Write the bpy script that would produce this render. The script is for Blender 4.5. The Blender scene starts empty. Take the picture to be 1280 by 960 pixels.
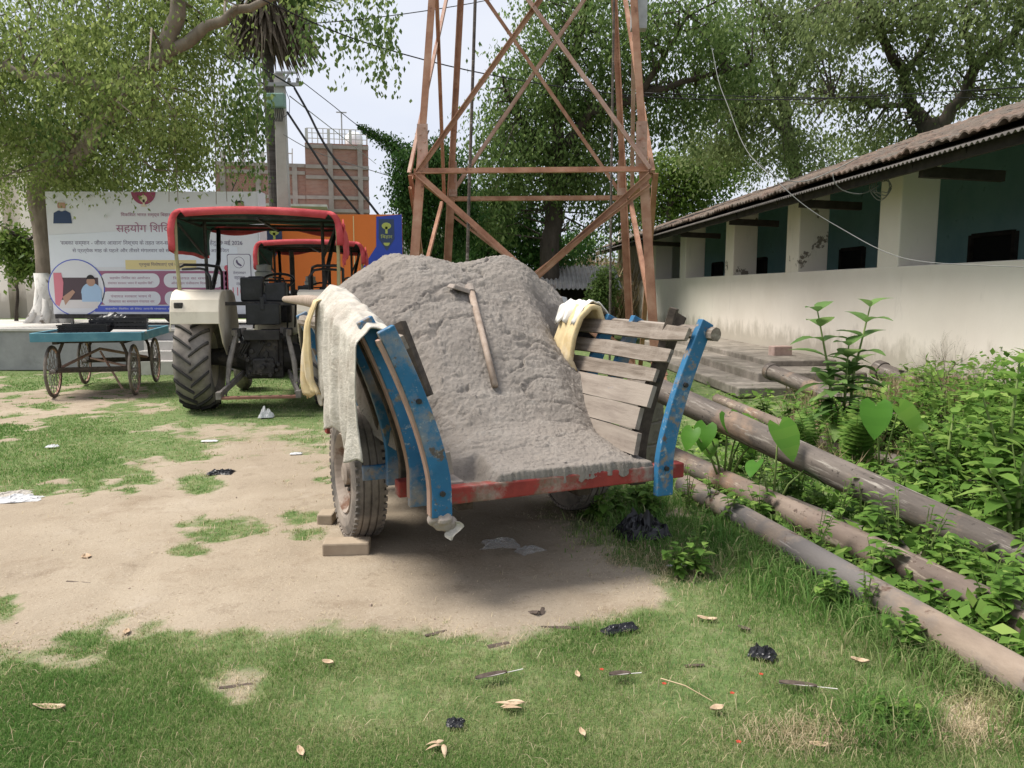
import bpy, bmesh, math, random
import numpy as np
from mathutils import Vector, Matrix, noise as mnoise
R = math.radians
C = bpy.context.scene.collection
SC = bpy.context.scene
random.seed(7); rng = np.random.default_rng(7)

# ------------------------------------------------------------------ camera, sky, sun, exposure
PITCH = R(7.0); FPX = 960.0; CH = 1.5
cam_d = bpy.data.cameras.new('camera'); cam = bpy.data.objects.new('camera', cam_d); C.objects.link(cam)
cam_d.sensor_width = 36; cam_d.lens = 27.0; cam_d.clip_start = 0.05; cam_d.clip_end = 3000
cam.location = (0, 0, CH); cam.rotation_euler = (math.pi/2 - PITCH, 0, 0); SC.camera = cam

SUN_EL, SUN_AZ = R(61), R(-84)          # azimuth from +Y towards +X
w = bpy.data.worlds.new('World'); SC.world = w; w.use_nodes = True
nt = w.node_tree; nt.nodes.clear()
out = nt.nodes.new('ShaderNodeOutputWorld'); bg = nt.nodes.new('ShaderNodeBackground')
sky = nt.nodes.new('ShaderNodeTexSky'); sky.sky_type = 'NISHITA'; sky.sun_disc = False
sky.sun_elevation = SUN_EL; sky.sun_rotation = SUN_AZ; sky.dust_density = 3.0; sky.air_density = 1.2
tc = nt.nodes.new('ShaderNodeTexCoord'); mp = nt.nodes.new('ShaderNodeMapping'); mp.inputs['Scale'].default_value = (1, 1, 2.4)
nz = nt.nodes.new('ShaderNodeTexNoise'); nz.inputs['Scale'].default_value = 2.3; nz.inputs['Detail'].default_value = 5; nz.inputs['Roughness'].default_value = .5
rp = nt.nodes.new('ShaderNodeValToRGB'); rp.color_ramp.elements[0].position = .3; rp.color_ramp.elements[0].color = (5.7, 6.15, 7.3, 1)
rp.color_ramp.elements[1].position = .72; rp.color_ramp.elements[1].color = (7.0, 7.2, 7.75, 1)
mx = nt.nodes.new('ShaderNodeMix'); mx.data_type = 'RGBA'; mx.inputs[0].default_value = .9
nt.links.new(tc.outputs['Generated'], mp.inputs[0]); nt.links.new(mp.outputs[0], nz.inputs['Vector'])
nt.links.new(nz.outputs[0], rp.inputs[0]); nt.links.new(sky.outputs[0], mx.inputs[6]); nt.links.new(rp.outputs[0], mx.inputs[7])
nt.links.new(mx.outputs[2], bg.inputs[0]); bg.inputs[1].default_value = 0.072
nt.links.new(bg.outputs[0], out.inputs[0])
sd = bpy.data.lights.new('sun', 'SUN'); sd.energy = 3.3; sd.angle = R(24); sd.color = (1.0, .95, .87)
so = bpy.data.objects.new('sun', sd); C.objects.link(so)
sdir = Vector((math.sin(SUN_AZ)*math.cos(SUN_EL), math.cos(SUN_AZ)*math.cos(SUN_EL), math.sin(SUN_EL)))
so.rotation_euler = sdir.to_track_quat('Z', 'Y').to_euler(); so.location = (-10, 0, 20)
SC.view_settings.view_transform = 'Standard'; SC.view_settings.look = 'None'; SC.view_settings.exposure = 0.90; SC.view_settings.gamma = 1
SC.render.engine = 'CYCLES'
SC.cycles.max_bounces = 6; SC.cycles.diffuse_bounces = 3; SC.cycles.transparent_max_bounces = 8

# ------------------------------------------------------------------ measuring helpers: a pixel of the 1280x960 photo to a point in the place
cP, sP = math.cos(PITCH), math.sin(PITCH)
def ray(px, py):
    dx, dy = (px-640)/FPX, -(py-480)/FPX
    return Vector((dx, cP+dy*sP, dy*cP-sP))
def onZ(px, py, z=0.0):
    d = ray(px, py); t = (z-CH)/d.z; return Vector((d.x*t, d.y*t, z))
def atY(px, py, Y):
    d = ray(px, py); t = Y/d.y; return Vector((d.x*t, Y, CH+d.z*t))
def proj(X, Y, Z):
    yc = Y*cP-(Z-CH)*sP; zc = Y*sP+(Z-CH)*cP
    return 640+FPX*X/yc, 480-FPX*zc/yc

# ------------------------------------------------------------------ noise on arrays
_perm = rng.random((256, 256))
def vnoise(x, y):
    xi = np.floor(x).astype(int); yi = np.floor(y).astype(int); fx = x-xi; fy = y-yi
    fx = fx*fx*(3-2*fx); fy = fy*fy*(3-2*fy)
    g = lambda a, b: _perm[a & 255, b & 255]
    return (g(xi, yi)*(1-fx)+g(xi+1, yi)*fx)*(1-fy)+(g(xi, yi+1)*(1-fx)+g(xi+1, yi+1)*fx)*fy
def fbm(x, y, o=4):
    s = 0; a = .5
    for k in range(o):
        s = s+a*(vnoise(x*2**k+17.3*k, y*2**k+5.1*k)-.5); a *= .5
    return s
def sst(x, a, b):
    t = np.clip((x-a)/(b-a), 0, 1); return t*t*(3-2*t)

# ------------------------------------------------------------------ materials
def newmat(name):
    m = bpy.data.materials.new(name); m.use_nodes = True; t = m.node_tree
    b = t.nodes['Principled BSDF']; return m, t, b
def noise_node(t, scale, detail=6, rough=.6, coord='Object', stretch=None, dist=0):
    tc = t.nodes.new('ShaderNodeTexCoord'); n = t.nodes.new('ShaderNodeTexNoise')
    n.inputs['Scale'].default_value = scale; n.inputs['Detail'].default_value = detail; n.inputs['Roughness'].default_value = rough; n.inputs['Distortion'].default_value = dist
    src = tc.outputs[coord]
    if stretch:
        mp = t.nodes.new('ShaderNodeMapping'); mp.inputs['Scale'].default_value = stretch; t.links.new(src, mp.inputs[0]); src = mp.outputs[0]
    t.links.new(src, n.inputs['Vector']); return n
def ramp(t, src, stops):
    r = t.nodes.new('ShaderNodeValToRGB'); e = r.color_ramp.elements
    while len(e) < len(stops): e.new(.5)
    for k, (p, c) in enumerate(stops): e[k].position = p; e[k].color = (*c, 1) if len(c) == 3 else c
    t.links.new(src, r.inputs[0]); return r
def mixc(t, fac, a, b):
    m = t.nodes.new('ShaderNodeMix'); m.data_type = 'RGBA'
    for s, i in ((fac, 0), (a, 6), (b, 7)):
        if hasattr(s, 'links'): t.links.new(s, m.inputs[i])
        else: m.inputs[i].default_value = s if i == 0 else (*s, 1)
    return m.outputs[2]
def bump(t, b, src, strength=.4, dist=.02):
    n = t.nodes.new('ShaderNodeBump'); n.inputs['Strength'].default_value = strength; n.inputs['Distance'].default_value = dist
    t.links.new(src, n.inputs['Height']); t.links.new(n.outputs[0], b.inputs['Normal'])
def pm(name, stops, scale=6, rough=.85, bmp=.3, bdist=.01, metal=0, stretch=None, detail=7, layers=(), dist=0, spec=.3):
    """procedural material: a noise through a colour ramp, then layers (scale, low, high, colour[, stretch])"""
    m, t, b = newmat(name)
    n = noise_node(t, scale, detail, .62, 'Object', stretch, dist); col = ramp(t, n.outputs[0], stops).outputs[0]
    for ly in layers:
        n2 = noise_node(t, ly[0], 8, .68, 'Object', ly[4] if len(ly) > 4 else None)
        f = ramp(t, n2.outputs[0], [(ly[1], (0, 0, 0)), (ly[2], (1, 1, 1))]).outputs[0]
        col = mixc(t, f, col, ly[3])
    t.links.new(col, b.inputs['Base Color']); b.inputs['Roughness'].default_value = rough; b.inputs['Metallic'].default_value = metal
    b.inputs['Specular IOR Level'].default_value = spec
    if bmp: 
        n3 = noise_node(t, scale*4, 6, .7, 'Object', stretch); bump(t, b, n3.outputs[0], bmp, bdist)
    return m
def flat(name, c, rough=.6, var=.12):
    d = tuple(x*(1-var) for x in c); return pm(name, [(.3, d), (.7, c)], 7, rough, .05, .002)

BLUE = (.030, .155, .30); RED = (.30, .045, .035); MUD = (.30, .255, .215)
M = {}
M['blue'] = pm('worn_blue_paint', [(.35, (.020, .11, .22)), (.65, BLUE)], 5, .55, .25, .004, layers=[(9, .57, .63, (.20, .16, .125)), (2.6, .50, .66, MUD), (30, .60, .68, (.26, .30, .32)), (14, .62, .66, (.10, .08, .07))])
M['redp'] = pm('worn_red_paint', [(.35, (.20, .03, .025)), (.65, RED)], 7, .7, .3, .004, layers=[(6, .52, .62, (.16, .10, .07)), (3.1, .50, .64, MUD)])
M['wood'] = pm('weathered_wood', [(.3, (.115, .09, .07)), (.5, (.21, .172, .14)), (.7, (.33, .29, .25))], 5, .9, .5, .006, stretch=(6, .5, 6), layers=[(2.5, .5, .66, MUD)])
M['woodmud'] = pm('mud_smeared_boards', [(.3, (.19, .155, .13)), (.7, (.35, .30, .255))], 4, .9, .4, .006, stretch=(5, .6, 5), layers=[(1.9, .42, .58, MUD), (5, .64, .69, (.10, .17, .27))])
M['darkwood'] = pm('dark_old_and_shaded_wood', [(.3, (.035, .028, .024)), (.7, (.10, .078, .06))], 6, .9, .4, .005, stretch=(4, .6, 4))
M['pinkwood'] = pm('bare_edge_wood', [(.3, (.26, .16, .125)), (.7, (.40, .27, .21))], 8, .85, .3, .004, stretch=(4, 4, .5))
M['rubber'] = pm('dusty_rubber', [(.3, (.045, .042, .04)), (.7, (.09, .083, .076))], 9, .9, .2, .003, layers=[(2.2, .36, .66, (.29, .245, .205)), (11, .55, .72, (.24, .20, .17))])
M['lug'] = pm('tractor_rubber', [(.3, (.035, .033, .032)), (.7, (.06, .055, .052))], 8, .85, .2, .003, layers=[(2.5, .56, .76, (.17, .145, .125))])
M['lugdust'] = pm('tractor_rubber_dusty', [(.3, (.14, .125, .11)), (.7, (.22, .195, .17))], 8, .95, .2, .003, layers=[(3, .42, .62, (.30, .265, .235))])
M['rim'] = pm('dusty_steel_rim', [(.3, (.20, .16, .13)), (.7, (.34, .285, .24))], 8, .85, .3, .004, layers=[(5, .55, .65, (.13, .07, .045))])
M['clay'] = pm('grey_clay_rim', [(.3, (.25, .21, .18)), (.7, (.34, .29, .25))], 12, .95, .6, .01)
M['black'] = pm('black_plastic', [(.3, (.012, .012, .013)), (.7, (.03, .03, .032))], 9, .35, .3, .006)
M['iron'] = pm('greasy_iron', [(.3, (.012, .011, .011)), (.6, (.035, .032, .03)), (.8, (.12, .10, .085))], 11, .6, .4, .006, layers=[(4, .55, .75, (.13, .11, .09))])
M['ironl'] = pm('dusty_bright_iron', [(.3, (.12, .105, .095)), (.7, (.27, .245, .22))], 11, .6, .4, .006, metal=.2)
M['cream'] = pm('chipped_cream_paint', [(.3, (.60, .53, .42)), (.7, (.74, .67, .55))], 3, .5, .1, .003, layers=[(7, .66, .70, (.22, .10, .05)), (2, .58, .8, (.40, .33, .26))])
M['canred'] = pm('faded_red_canvas', [(.3, (.42, .045, .055)), (.7, (.62, .10, .11))], 3, .75, .5, .02, layers=[(5, .6, .8, (.66, .24, .22))])
M['cangreen'] = pm('green_canvas_lining', [(.3, (.010, .05, .042)), (.7, (.025, .10, .082))], 3, .85, .3, .01)
M['rust'] = pm('red_oxide_steel', [(.3, (.24, .115, .072)), (.5, (.36, .19, .122)), (.72, (.47, .295, .205))], 3.5, .8, .25, .004, layers=[(8, .60, .72, (.12, .05, .03)), (4, .62, .8, (.50, .30, .22))])
M['rustlight'] = pm('faded_oxide_steel', [(.3, (.30, .17, .125)), (.7, (.50, .36, .29))], 3.5, .8, .25, .004, layers=[(5, .55, .70, (.30, .12, .07))])
M['galv'] = pm('galvanised_steel', [(.3, (.28, .28, .275)), (.7, (.45, .45, .44))], 5, .6, .2, .003, metal=.3)
M['pipe_dark'] = pm('old_pipe_dark', [(.25, (.040, .033, .029)), (.5, (.105, .087, .075)), (.75, (.20, .168, .142))], 7, .75, .5, .008, stretch=(.22, 1, 1), layers=[(1.3, .56, .72, (.30, .20, .135)), (16, .56, .64, (.30, .27, .235), (.12, 1, 1)), (30, .60, .66, (.045, .036, .03)), (9, .62, .68, (.05, .042, .04), (.3, 1, 1))])
M['pipe_tan'] = pm('old_pipe_tan', [(.25, (.085, .064, .053)), (.5, (.155, .117, .095)), (.75, (.24, .188, .15))], 6, .75, .35, .006, stretch=(.25, 1, 1), layers=[(1.2, .55, .70, (.27, .155, .095)), (1.6, .56, .68, (.12, .105, .098)), (14, .56, .65, (.36, .30, .24), (.15, 1, 1)), (26, .58, .65, (.075, .05, .038)), (10, .63, .69, (.07, .05, .042), (.5, 1, 1))])
M['pipe_earth'] = pm('old_pipe_earthy', [(.25, (.14, .105, .08)), (.5, (.25, .195, .15)), (.75, (.35, .285, .23))], 5, .85, .5, .01, stretch=(.4, 1, 1), layers=[(.9, .46, .56, (.13, .118, .112)), (14, .60, .66, (.30, .27, .25), (.12, 1, 1)), (6, .59, .65, (.10, .062, .045))])
M['conc'] = pm('weathered_concrete', [(.3, (.17, .15, .125)), (.7, (.31, .275, .235))], 3, .92, .5, .012, layers=[(1.4, .48, .66, (.12, .108, .085)), (9, .56, .68, (.13, .112, .09)), (3, .60, .70, (.36, .32, .27))])
M['concl'] = pm('pale_concrete', [(.3, (.44, .415, .38)), (.7, (.60, .57, .53))], 2, .9, .25, .005, layers=[(1.2, .55, .75, (.36, .33, .29))])
M['concg'] = pm('grey_concrete', [(.3, (.235, .23, .23)), (.7, (.35, .345, .34))], 2.5, .92, .3, .005, layers=[(1.2, .55, .75, (.17, .165, .16))])
M['brickw'] = pm('old_brick', [(.3, (.27, .21, .15)), (.7, (.40, .325, .24))], 6, .9, .4, .006)
M['sack'] = pm('woven_sack', [(.3, (.38, .345, .295)), (.7, (.58, .54, .475))], 13, .9, .9, .010, layers=[(3, .50, .70, (.33, .28, .23)), (60, .58, .66, (.60, .55, .47), (.25, .25, 1))])
M['sackw'] = pm('white_sack', [(.3, (.55, .52, .47)), (.7, (.76, .74, .70))], 7, .7, .4, .006, layers=[(4, .6, .7, (.36, .31, .26))])
M['sacky'] = pm('yellow_sack', [(.3, (.46, .34, .17)), (.7, (.64, .52, .31))], 6, .75, .5, .006, layers=[(4, .54, .68, (.58, .50, .38))])
M['handle'] = pm('worn_handle_wood', [(.3, (.25, .185, .14)), (.7, (.40, .32, .26))], 9, .75, .2, .003, stretch=(3, 3, .4))
M['teal'] = pm('teal_limewash', [(.3, (.22, .40, .42)), (.7, (.30, .50, .51))], 1.5, .9, .2, .004, layers=[(3, .6, .75, (.07, .13, .13))])
M['dark'] = flat('dark_interior', (.012, .012, .013), .9)
M['darktimber'] = pm('dark_brown_timber', [(.3, (.018, .015, .013)), (.7, (.05, .042, .036))], 6, .9, .3, .004)  # near-black brown for roof timbers, window frames and shed walls
M['white'] = flat('white_paint', (.78, .78, .77), .5, .05)
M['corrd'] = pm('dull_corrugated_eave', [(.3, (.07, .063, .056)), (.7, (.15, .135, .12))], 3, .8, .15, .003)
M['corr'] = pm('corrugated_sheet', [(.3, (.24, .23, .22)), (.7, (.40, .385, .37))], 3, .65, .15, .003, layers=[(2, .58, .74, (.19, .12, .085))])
M['tiles'] = pm('country_clay_tiles', [(.25, (.07, .052, .042)), (.5, (.16, .112, .086)), (.75, (.27, .195, .15))], 9, .95, .9, .02, layers=[(1.1, .44, .64, (.135, .12, .10)), (14, .58, .66, (.055, .045, .038)), (3, .66, .74, (.12, .13, .06))])
M['bark'] = pm('grey_brown_bark', [(.3, (.13, .105, .08)), (.7, (.30, .25, .20))], 4, .95, .8, .02, stretch=(1, 1, .35))
M['barkd'] = pm('dark_bark', [(.3, (.035, .028, .022)), (.7, (.10, .082, .066))], 4, .95, .8, .02, stretch=(1, 1, .35))
M['lime'] = pm('limewashed_bark', [(.3, (.44, .42, .39)), (.7, (.70, .68, .65))], 3, .95, .7, .02, layers=[(5, .56, .66, (.16, .13, .105))])
M['pal'] = pm('palm_trunk_bark', [(.3, (.055, .048, .043)), (.7, (.14, .125, .115))], 4, .95, .7, .02, stretch=(.6, .6, 4))
M['straw'] = pm('dry_straw', [(.3, (.30, .225, .13)), (.7, (.52, .42, .27))], 8, .9, .1, .003)
M['drysk'] = pm('dead_frond', [(.3, (.09, .072, .052)), (.7, (.22, .175, .125))], 8, .9, .1, .003)
M['cable'] = flat('cable_black', (.018, .018, .02), .5)
M['cablew'] = flat('cable_pale', (.22, .22, .21), .6)
M['navy'] = flat('navy_cloth', (.05, .075, .13), .7)

def plaster(name, a, b, stain=None):
    m, t, bs = newmat(name)
    n = noise_node(t, .8, 6, .6); col = ramp(t, n.outputs[0], [(.3, a), (.7, b)]).outputs[0]
    n1 = noise_node(t, 2.2, 8, .7, 'Object', (1, 1, .3)); f = ramp(t, n1.outputs[0], [(.60, (0, 0, 0)), (.78, (1, 1, 1))]).outputs[0]
    col = mixc(t, f, col, tuple(x*.80 for x in a))
    n2 = noise_node(t, 1.7, 9, .66); f2 = ramp(t, n2.outputs[0], [(stain or .71, (0, 0, 0)), ((stain or .71)+.02, (1, 1, 1))]).outputs[0]
    col = mixc(t, f2, col, (.20, .165, .13))
    t.links.new(col, bs.inputs['Base Color']); bs.inputs['Roughness'].default_value = .92
    tc = t.nodes.new('ShaderNodeTexCoord'); sp = t.nodes.new('ShaderNodeSeparateXYZ'); t.links.new(tc.outputs['Object'], sp.inputs[0])
    ad = t.nodes.new('ShaderNodeMath'); ad.operation = 'MULTIPLY_ADD'; n5 = noise_node(t, 3.0, 8, .7, 'Object', (1, 1, .5)); t.links.new(n5.outputs[0], ad.inputs[0]); ad.inputs[1].default_value = -1.1; t.links.new(sp.outputs[2], ad.inputs[2])
    f4 = ramp(t, ad.outputs[0], [(0, (.75, .75, .75)), (.30, (0, 0, 0))]).outputs[0]; col = mixc(t, f4, col, (.36, .32, .255)); t.links.new(col, bs.inputs['Base Color'])
    n6 = noise_node(t, 4.5, 9, .72, 'Object', (1, 1, .16)); f6 = ramp(t, n6.outputs[0], [(.64, (0, 0, 0)), (.80, (.6, .6, .6))]).outputs[0]; col = mixc(t, f6, col, (.34, .30, .25)); t.links.new(col, bs.inputs['Base Color'])
    n3 = noise_node(t, 22, 6, .7); bump(t, bs, n3.outputs[0], .25, .006); return m
M['plaster'] = plaster('cream_plaster', (.72, .655, .575), (.82, .755, .675))
M['plasters'] = plaster('peeling_plaster', (.68, .61, .525), (.78, .71, .62), .575)

def leafmat(name, a, b, c, trans=.35, rough=.5):
    """leaf colour runs a..b..c with the 'tint' value each leaf carries"""
    m, t, bs = newmat(name)
    at = t.nodes.new('ShaderNodeAttribute'); at.attribute_name = 'tint'
    col = ramp(t, at.outputs['Fac'], [(0, a), (.55, b), (1, c)]).outputs[0]
    t.links.new(col, bs.inputs['Base Color']); bs.inputs['Roughness'].default_value = rough; bs.inputs['Specular IOR Level'].default_value = .10
    tr = t.nodes.new('ShaderNodeBsdfTranslucent'); t.links.new(col, tr.inputs[0])
    mxs = t.nodes.new('ShaderNodeMixShader'); mxs.inputs[0].default_value = trans
    o = t.nodes['Material Output']; t.links.new(bs.outputs[0], mxs.inputs[1]); t.links.new(tr.outputs[0], mxs.inputs[2]); t.links.new(mxs.outputs[0], o.inputs[0])
    return m
M['lf_peepal'] = leafmat('peepal_leaf', (.11, .165, .044), (.235, .30, .092), (.40, .46, .17), .55)
M['lf_mid'] = leafmat('tree_leaf', (.064, .115, .034), (.14, .215, .064), (.27, .345, .13), .52)
M['lf_dark'] = leafmat('creeper_leaf', (.028, .075, .020), (.06, .135, .034), (.12, .21, .055), .45)
M['lf_bright'] = leafmat('bright_leaf', (.055, .105, .022), (.12, .19, .040), (.22, .29, .07))
M['lf_olive'] = leafmat('olive_leaf', (.080, .115, .040), (.165, .215, .080), (.29, .34, .145), .5)
M['lf_weed'] = leafmat('weed_leaf', (.060, .135, .024), (.150, .270, .052), (.34, .46, .12), .45)
M['lf_ear'] = leafmat('elephant_ear_leaf', (.05, .15, .02), (.10, .25, .035), (.24, .38, .07), .4, .35)
M['lf_milk'] = leafmat('grey_green_leaf', (.09, .17, .05), (.17, .28, .085), (.29, .40, .14), .4, .5)
M['grass'] = leafmat('grass_blade', (.070, .165, .036), (.140, .250, .062), (.40, .38, .20), .45, .6)
M['drygrass'] = leafmat('dry_grass_blade', (.25, .19, .11), (.40, .32, .20), (.55, .46, .31), .25, .8)

# ------------------------------------------------------------------ mesh building
class MB:
    def __init__(s): s.v = []; s.f = []; s.t = []
    def add(s, vs, fs):
        o = len(s.v); s.v += [tuple(p) for p in vs]; s.f += [tuple(i+o for i in f) for f in fs]; return s
    def box(s, c, d, rot=None, tap=1.0):
        x, y, z = d[0]/2, d[1]/2, d[2]/2
        vs = [Vector((sx*x*(tap if sz > 0 else 1), sy*y*(tap if sz > 0 else 1), sz*z)) for sz in (-1, 1) for sy in (-1, 1) for sx in (-1, 1)]
        if rot is not None: vs = [rot @ p for p in vs]
        c = Vector(c)
        return s.add([p+c for p in vs], [(0, 2, 3, 1), (4, 5, 7, 6), (0, 1, 5, 4), (2, 6, 7, 3), (0, 4, 6, 2), (1, 3, 7, 5)])
    def beam(s, p, q, wd, h, up=(0, 0, 1)):
        p, q = Vector(p), Vector(q); d = (q-p); L = d.length; d.normalize(); u = Vector(up)
        x = d.cross(u)
        if x.length < 1e-4: x = d.cross(Vector((1, 0, 0)))
        x.normalize(); z = x.cross(d).normalized()
        vs = [a+x*sx*wd/2+z*sz*h/2 for a in (p, q) for sx, sz in ((-1, -1), (1, -1), (1, 1), (-1, 1))]
        return s.add(vs, [(0, 1, 2, 3), (7, 6, 5, 4), (0, 4, 5, 1), (1, 5, 6, 2), (2, 6, 7, 3), (3, 7, 4, 0)])
    def tube(s, pts, r, n=8, cap=True, wob=0):
        pts = [Vector(p) for p in pts]; k = len(pts)
        rs = r if isinstance(r, (list, tuple)) else [r]*k
        vs = []; ref = None
        for i, p in enumerate(pts):
            d = (pts[min(i+1, k-1)]-pts[max(i-1, 0)]).normalized()
            if ref is None:
                ref = Vector((0, 0, 1)) if abs(d.z) < .9 else Vector((1, 0, 0))
            x = ref-d*ref.dot(d)
            if x.length < 1e-5: x = d.orthogonal()
            x.normalize(); ref = x; y = d.cross(x)
            for j in range(n):
                a = 2*math.pi*j/n; rr = rs[i]
                if wob: rr *= 1+wob*mnoise.noise(p*1.7+Vector((math.cos(a), math.sin(a), 0))*1.3)
                vs.append(p+x*math.cos(a)*rr+y*math.sin(a)*rr)
        fs = [(i*n+j, i*n+(j+1) % n, (i+1)*n+(j+1) % n, (i+1)*n+j) for i in range(k-1) for j in range(n)]
        if cap: fs += [tuple(range(n-1, -1, -1)), tuple((k-1)*n+j for j in range(n))]
        return s.add(vs, fs)
    def cyl(s, p, q, r, r2=None, n=16): return s.tube([p, q], [r, r2 if r2 is not None else r], n)
    def lathe(s, prof, n=32, axis='x', c=(0, 0, 0), closed=False):
        """prof: (along axis, radius)"""
        vs = []; c = Vector(c); k = len(prof)
        for i in range(n):
            a = 2*math.pi*i/n; ca, sa = math.cos(a), math.sin(a)
            for h, r in prof:
                vs.append(c+(Vector((h, r*ca, r*sa)) if axis == 'x' else Vector((r*ca, r*sa, h)) if axis == 'z' else Vector((r*ca, h, r*sa))))
        fs = []
        for i in range(n):
            i2 = (i+1) % n
            for j in range(k if closed else k-1):
                j2 = (j+1) % k; fs.append((i*k+j, i*k+j2, i2*k+j2, i2*k+j))
        return s.add(vs, fs)
    def grid(s, fn, nu, nv):
        vs = [fn(i/nu, j/nv) for j in range(nv+1) for i in range(nu+1)]
        return s.add(vs, [(j*(nu+1)+i, j*(nu+1)+i+1, (j+1)*(nu+1)+i+1, (j+1)*(nu+1)+i) for j in range(nv) for i in range(nu)])
    def prism(s, poly, fn, th):
        """poly of 2D points, fn(a, b, depth) -> 3D"""
        n = len(poly)
        vs = [fn(a, b, 0) for a, b in poly]+[fn(a, b, th) for a, b in poly]
        return s.add(vs, [tuple(range(n)), tuple(range(2*n-1, n-1, -1))]+[(i, i+n, (i+1) % n+n, (i+1) % n) for i in range(n)])
    def build(s, name, mat, parent=None, smooth=False, bevel=0, solid=0, sub=0, jit=0):
        if jit:
            s.v = [tuple(Vector(p)+mnoise.noise_vector(Vector(p)*5.3)*jit) for p in s.v]
        me = bpy.data.meshes.new(name); me.from_pydata(s.v, [], s.f); me.validate(); me.update()
        return link(name, me, mat, parent, smooth, bevel, solid, sub)
def link(name, me, mat, parent=None, smooth=False, bevel=0, solid=0, sub=0):
    if mat is not None: me.materials.append(M[mat] if isinstance(mat, str) else mat)
    bm = bmesh.new(); bm.from_mesh(me); bmesh.ops.recalc_face_normals(bm, faces=bm.faces); bm.to_mesh(me); bm.free()
    if smooth: me.polygons.foreach_set('use_smooth', [True]*len(me.polygons))
    o = bpy.data.objects.new(name, me); C.objects.link(o); o.parent = parent
    if solid:
        d = o.modifiers.new('solid', 'SOLIDIFY'); d.thickness = solid; d.offset = 0
    if sub:
        d = o.modifiers.new('sub', 'SUBSURF'); d.levels = d.render_levels = sub
    if bevel:
        d = o.modifiers.new('bevel', 'BEVEL'); d.width = bevel; d.segments = 2; d.limit_method = 'ANGLE'; d.angle_limit = R(40)
    return o
def npmesh(name, V, F, mat, parent=None, tint=None, smooth=False):
    """V (n,3), F (m,k) arrays; tint per face"""
    me = bpy.data.meshes.new(name); V = np.asarray(V, np.float32); F = np.asarray(F, np.int32); k = F.shape[1]
    me.vertices.add(len(V)); me.vertices.foreach_set('co', V.ravel()); me.loops.add(F.size); me.loops.foreach_set('vertex_index', F.ravel())
    me.polygons.add(len(F)); me.polygons.foreach_set('loop_start', np.arange(0, F.size, k, dtype=np.int32))
    if smooth: me.polygons.foreach_set('use_smooth', np.ones(len(F), bool))
    me.update(calc_edges=True)
    if tint is not None:
        a = me.attributes.new('tint', 'FLOAT', 'FACE'); a.data.foreach_set('value', np.asarray(tint, np.float32))
    me.materials.append(M[mat] if isinstance(mat, str) else mat)
    o = bpy.data.objects.new(name, me); C.objects.link(o); o.parent = parent; return o
def tag(o, label, cat, group=None, kind=None):
    if label: o['label'] = label
    if cat: o['category'] = cat
    if group: o['group'] = group
    if kind: o['kind'] = kind
    return o
def thing(name, label, cat, loc=(0, 0, 0), rz=0, group=None):
    o = bpy.data.objects.new(name, None); C.objects.link(o); o.location = loc; o.rotation_euler = (0, 0, rz); o.empty_display_size = .2
    return tag(o, label, cat, group)
def copy_tree(o, parent=None):
    c = o.copy(); C.objects.link(c); c.parent = parent
    for ch in list(o.children): copy_tree(ch, c)
    return c

# leaves ------------------------------------------------------------------------------------------
def leaves(P, D, N, size, fold=.25, wid=.5, seed=0):
    """kite-shaped folded leaves at P pointing along D with normal N; returns V, F (quads)"""
    n = len(P); D = D/np.linalg.norm(D, axis=1, keepdims=True)
    S = np.cross(D, N); S /= (np.linalg.norm(S, axis=1, keepdims=True)+1e-9); U = np.cross(S, D)
    L = size[:, None]; W = L*wid/2
    a = P; b = P+D*L*.45+S*W+U*W*fold; c = P+D*L; d = P+D*L*.45-S*W+U*W*fold
    V = np.stack([a, b, c, d], 1).reshape(-1, 3); i = np.arange(n)*4
    F = np.stack([i, i+1, i+2, i+3], 1)
    F2 = np.concatenate([np.stack([i, i+1, i+2], 1), np.stack([i, i+2, i+3], 1)], 0)
    return V, F2
def rnd_dirs(n, g): 
    v = g.normal(size=(n, 3)); return v/np.linalg.norm(v, axis=1, keepdims=True)
def crown(name, blobs, n, lsize, mat, parent, hang=0, twig=.38, per=26, seed=1, shell=.55, tintb=.0):
    """blobs: (centre, radii, weight). Leaves gather round twig ends spread through each blob's outer volume."""
    g = np.random.default_rng(seed); nt_ = max(8, n//per)
    wts = np.array([b[2] for b in blobs], float); wts /= wts.sum()
    k = g.choice(len(blobs), nt_, p=wts)
    ctr = np.array([b[0] for b in blobs], float)[k]; rad = np.array([b[1] for b in blobs], float)[k]
    d = rnd_dirs(nt_, g); r = (shell+(1-shell)*g.random(nt_))**(.8)
    r = r*(1+.22*g.normal(size=nt_))
    T = ctr+d*rad*r[:, None]
    ttint = g.random(nt_)
    idx = np.repeat(np.arange(nt_), per)[:n]; m = len(idx)
    off = g.normal(size=(m, 3))*twig*np.array([1, 1, .65])
    P = T[idx]+off
    if hang: P[:, 2] -= np.abs(g.normal(size=m))*hang
    D = rnd_dirs(m, g); D[:, 2] -= (1.2 if hang else .45)
    N = rnd_dirs(m, g)*.8; N[:, 2] += .8
    size = lsize*(.6+.8*g.random(m))
    V, F = leaves(P, D, N, size)
    t = np.clip(.5*ttint[idx]+.5*g.random(m)+tintb, 0, 1); t = np.concatenate([t, t])
    return npmesh(name, V, F, mat, parent, t), T
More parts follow.
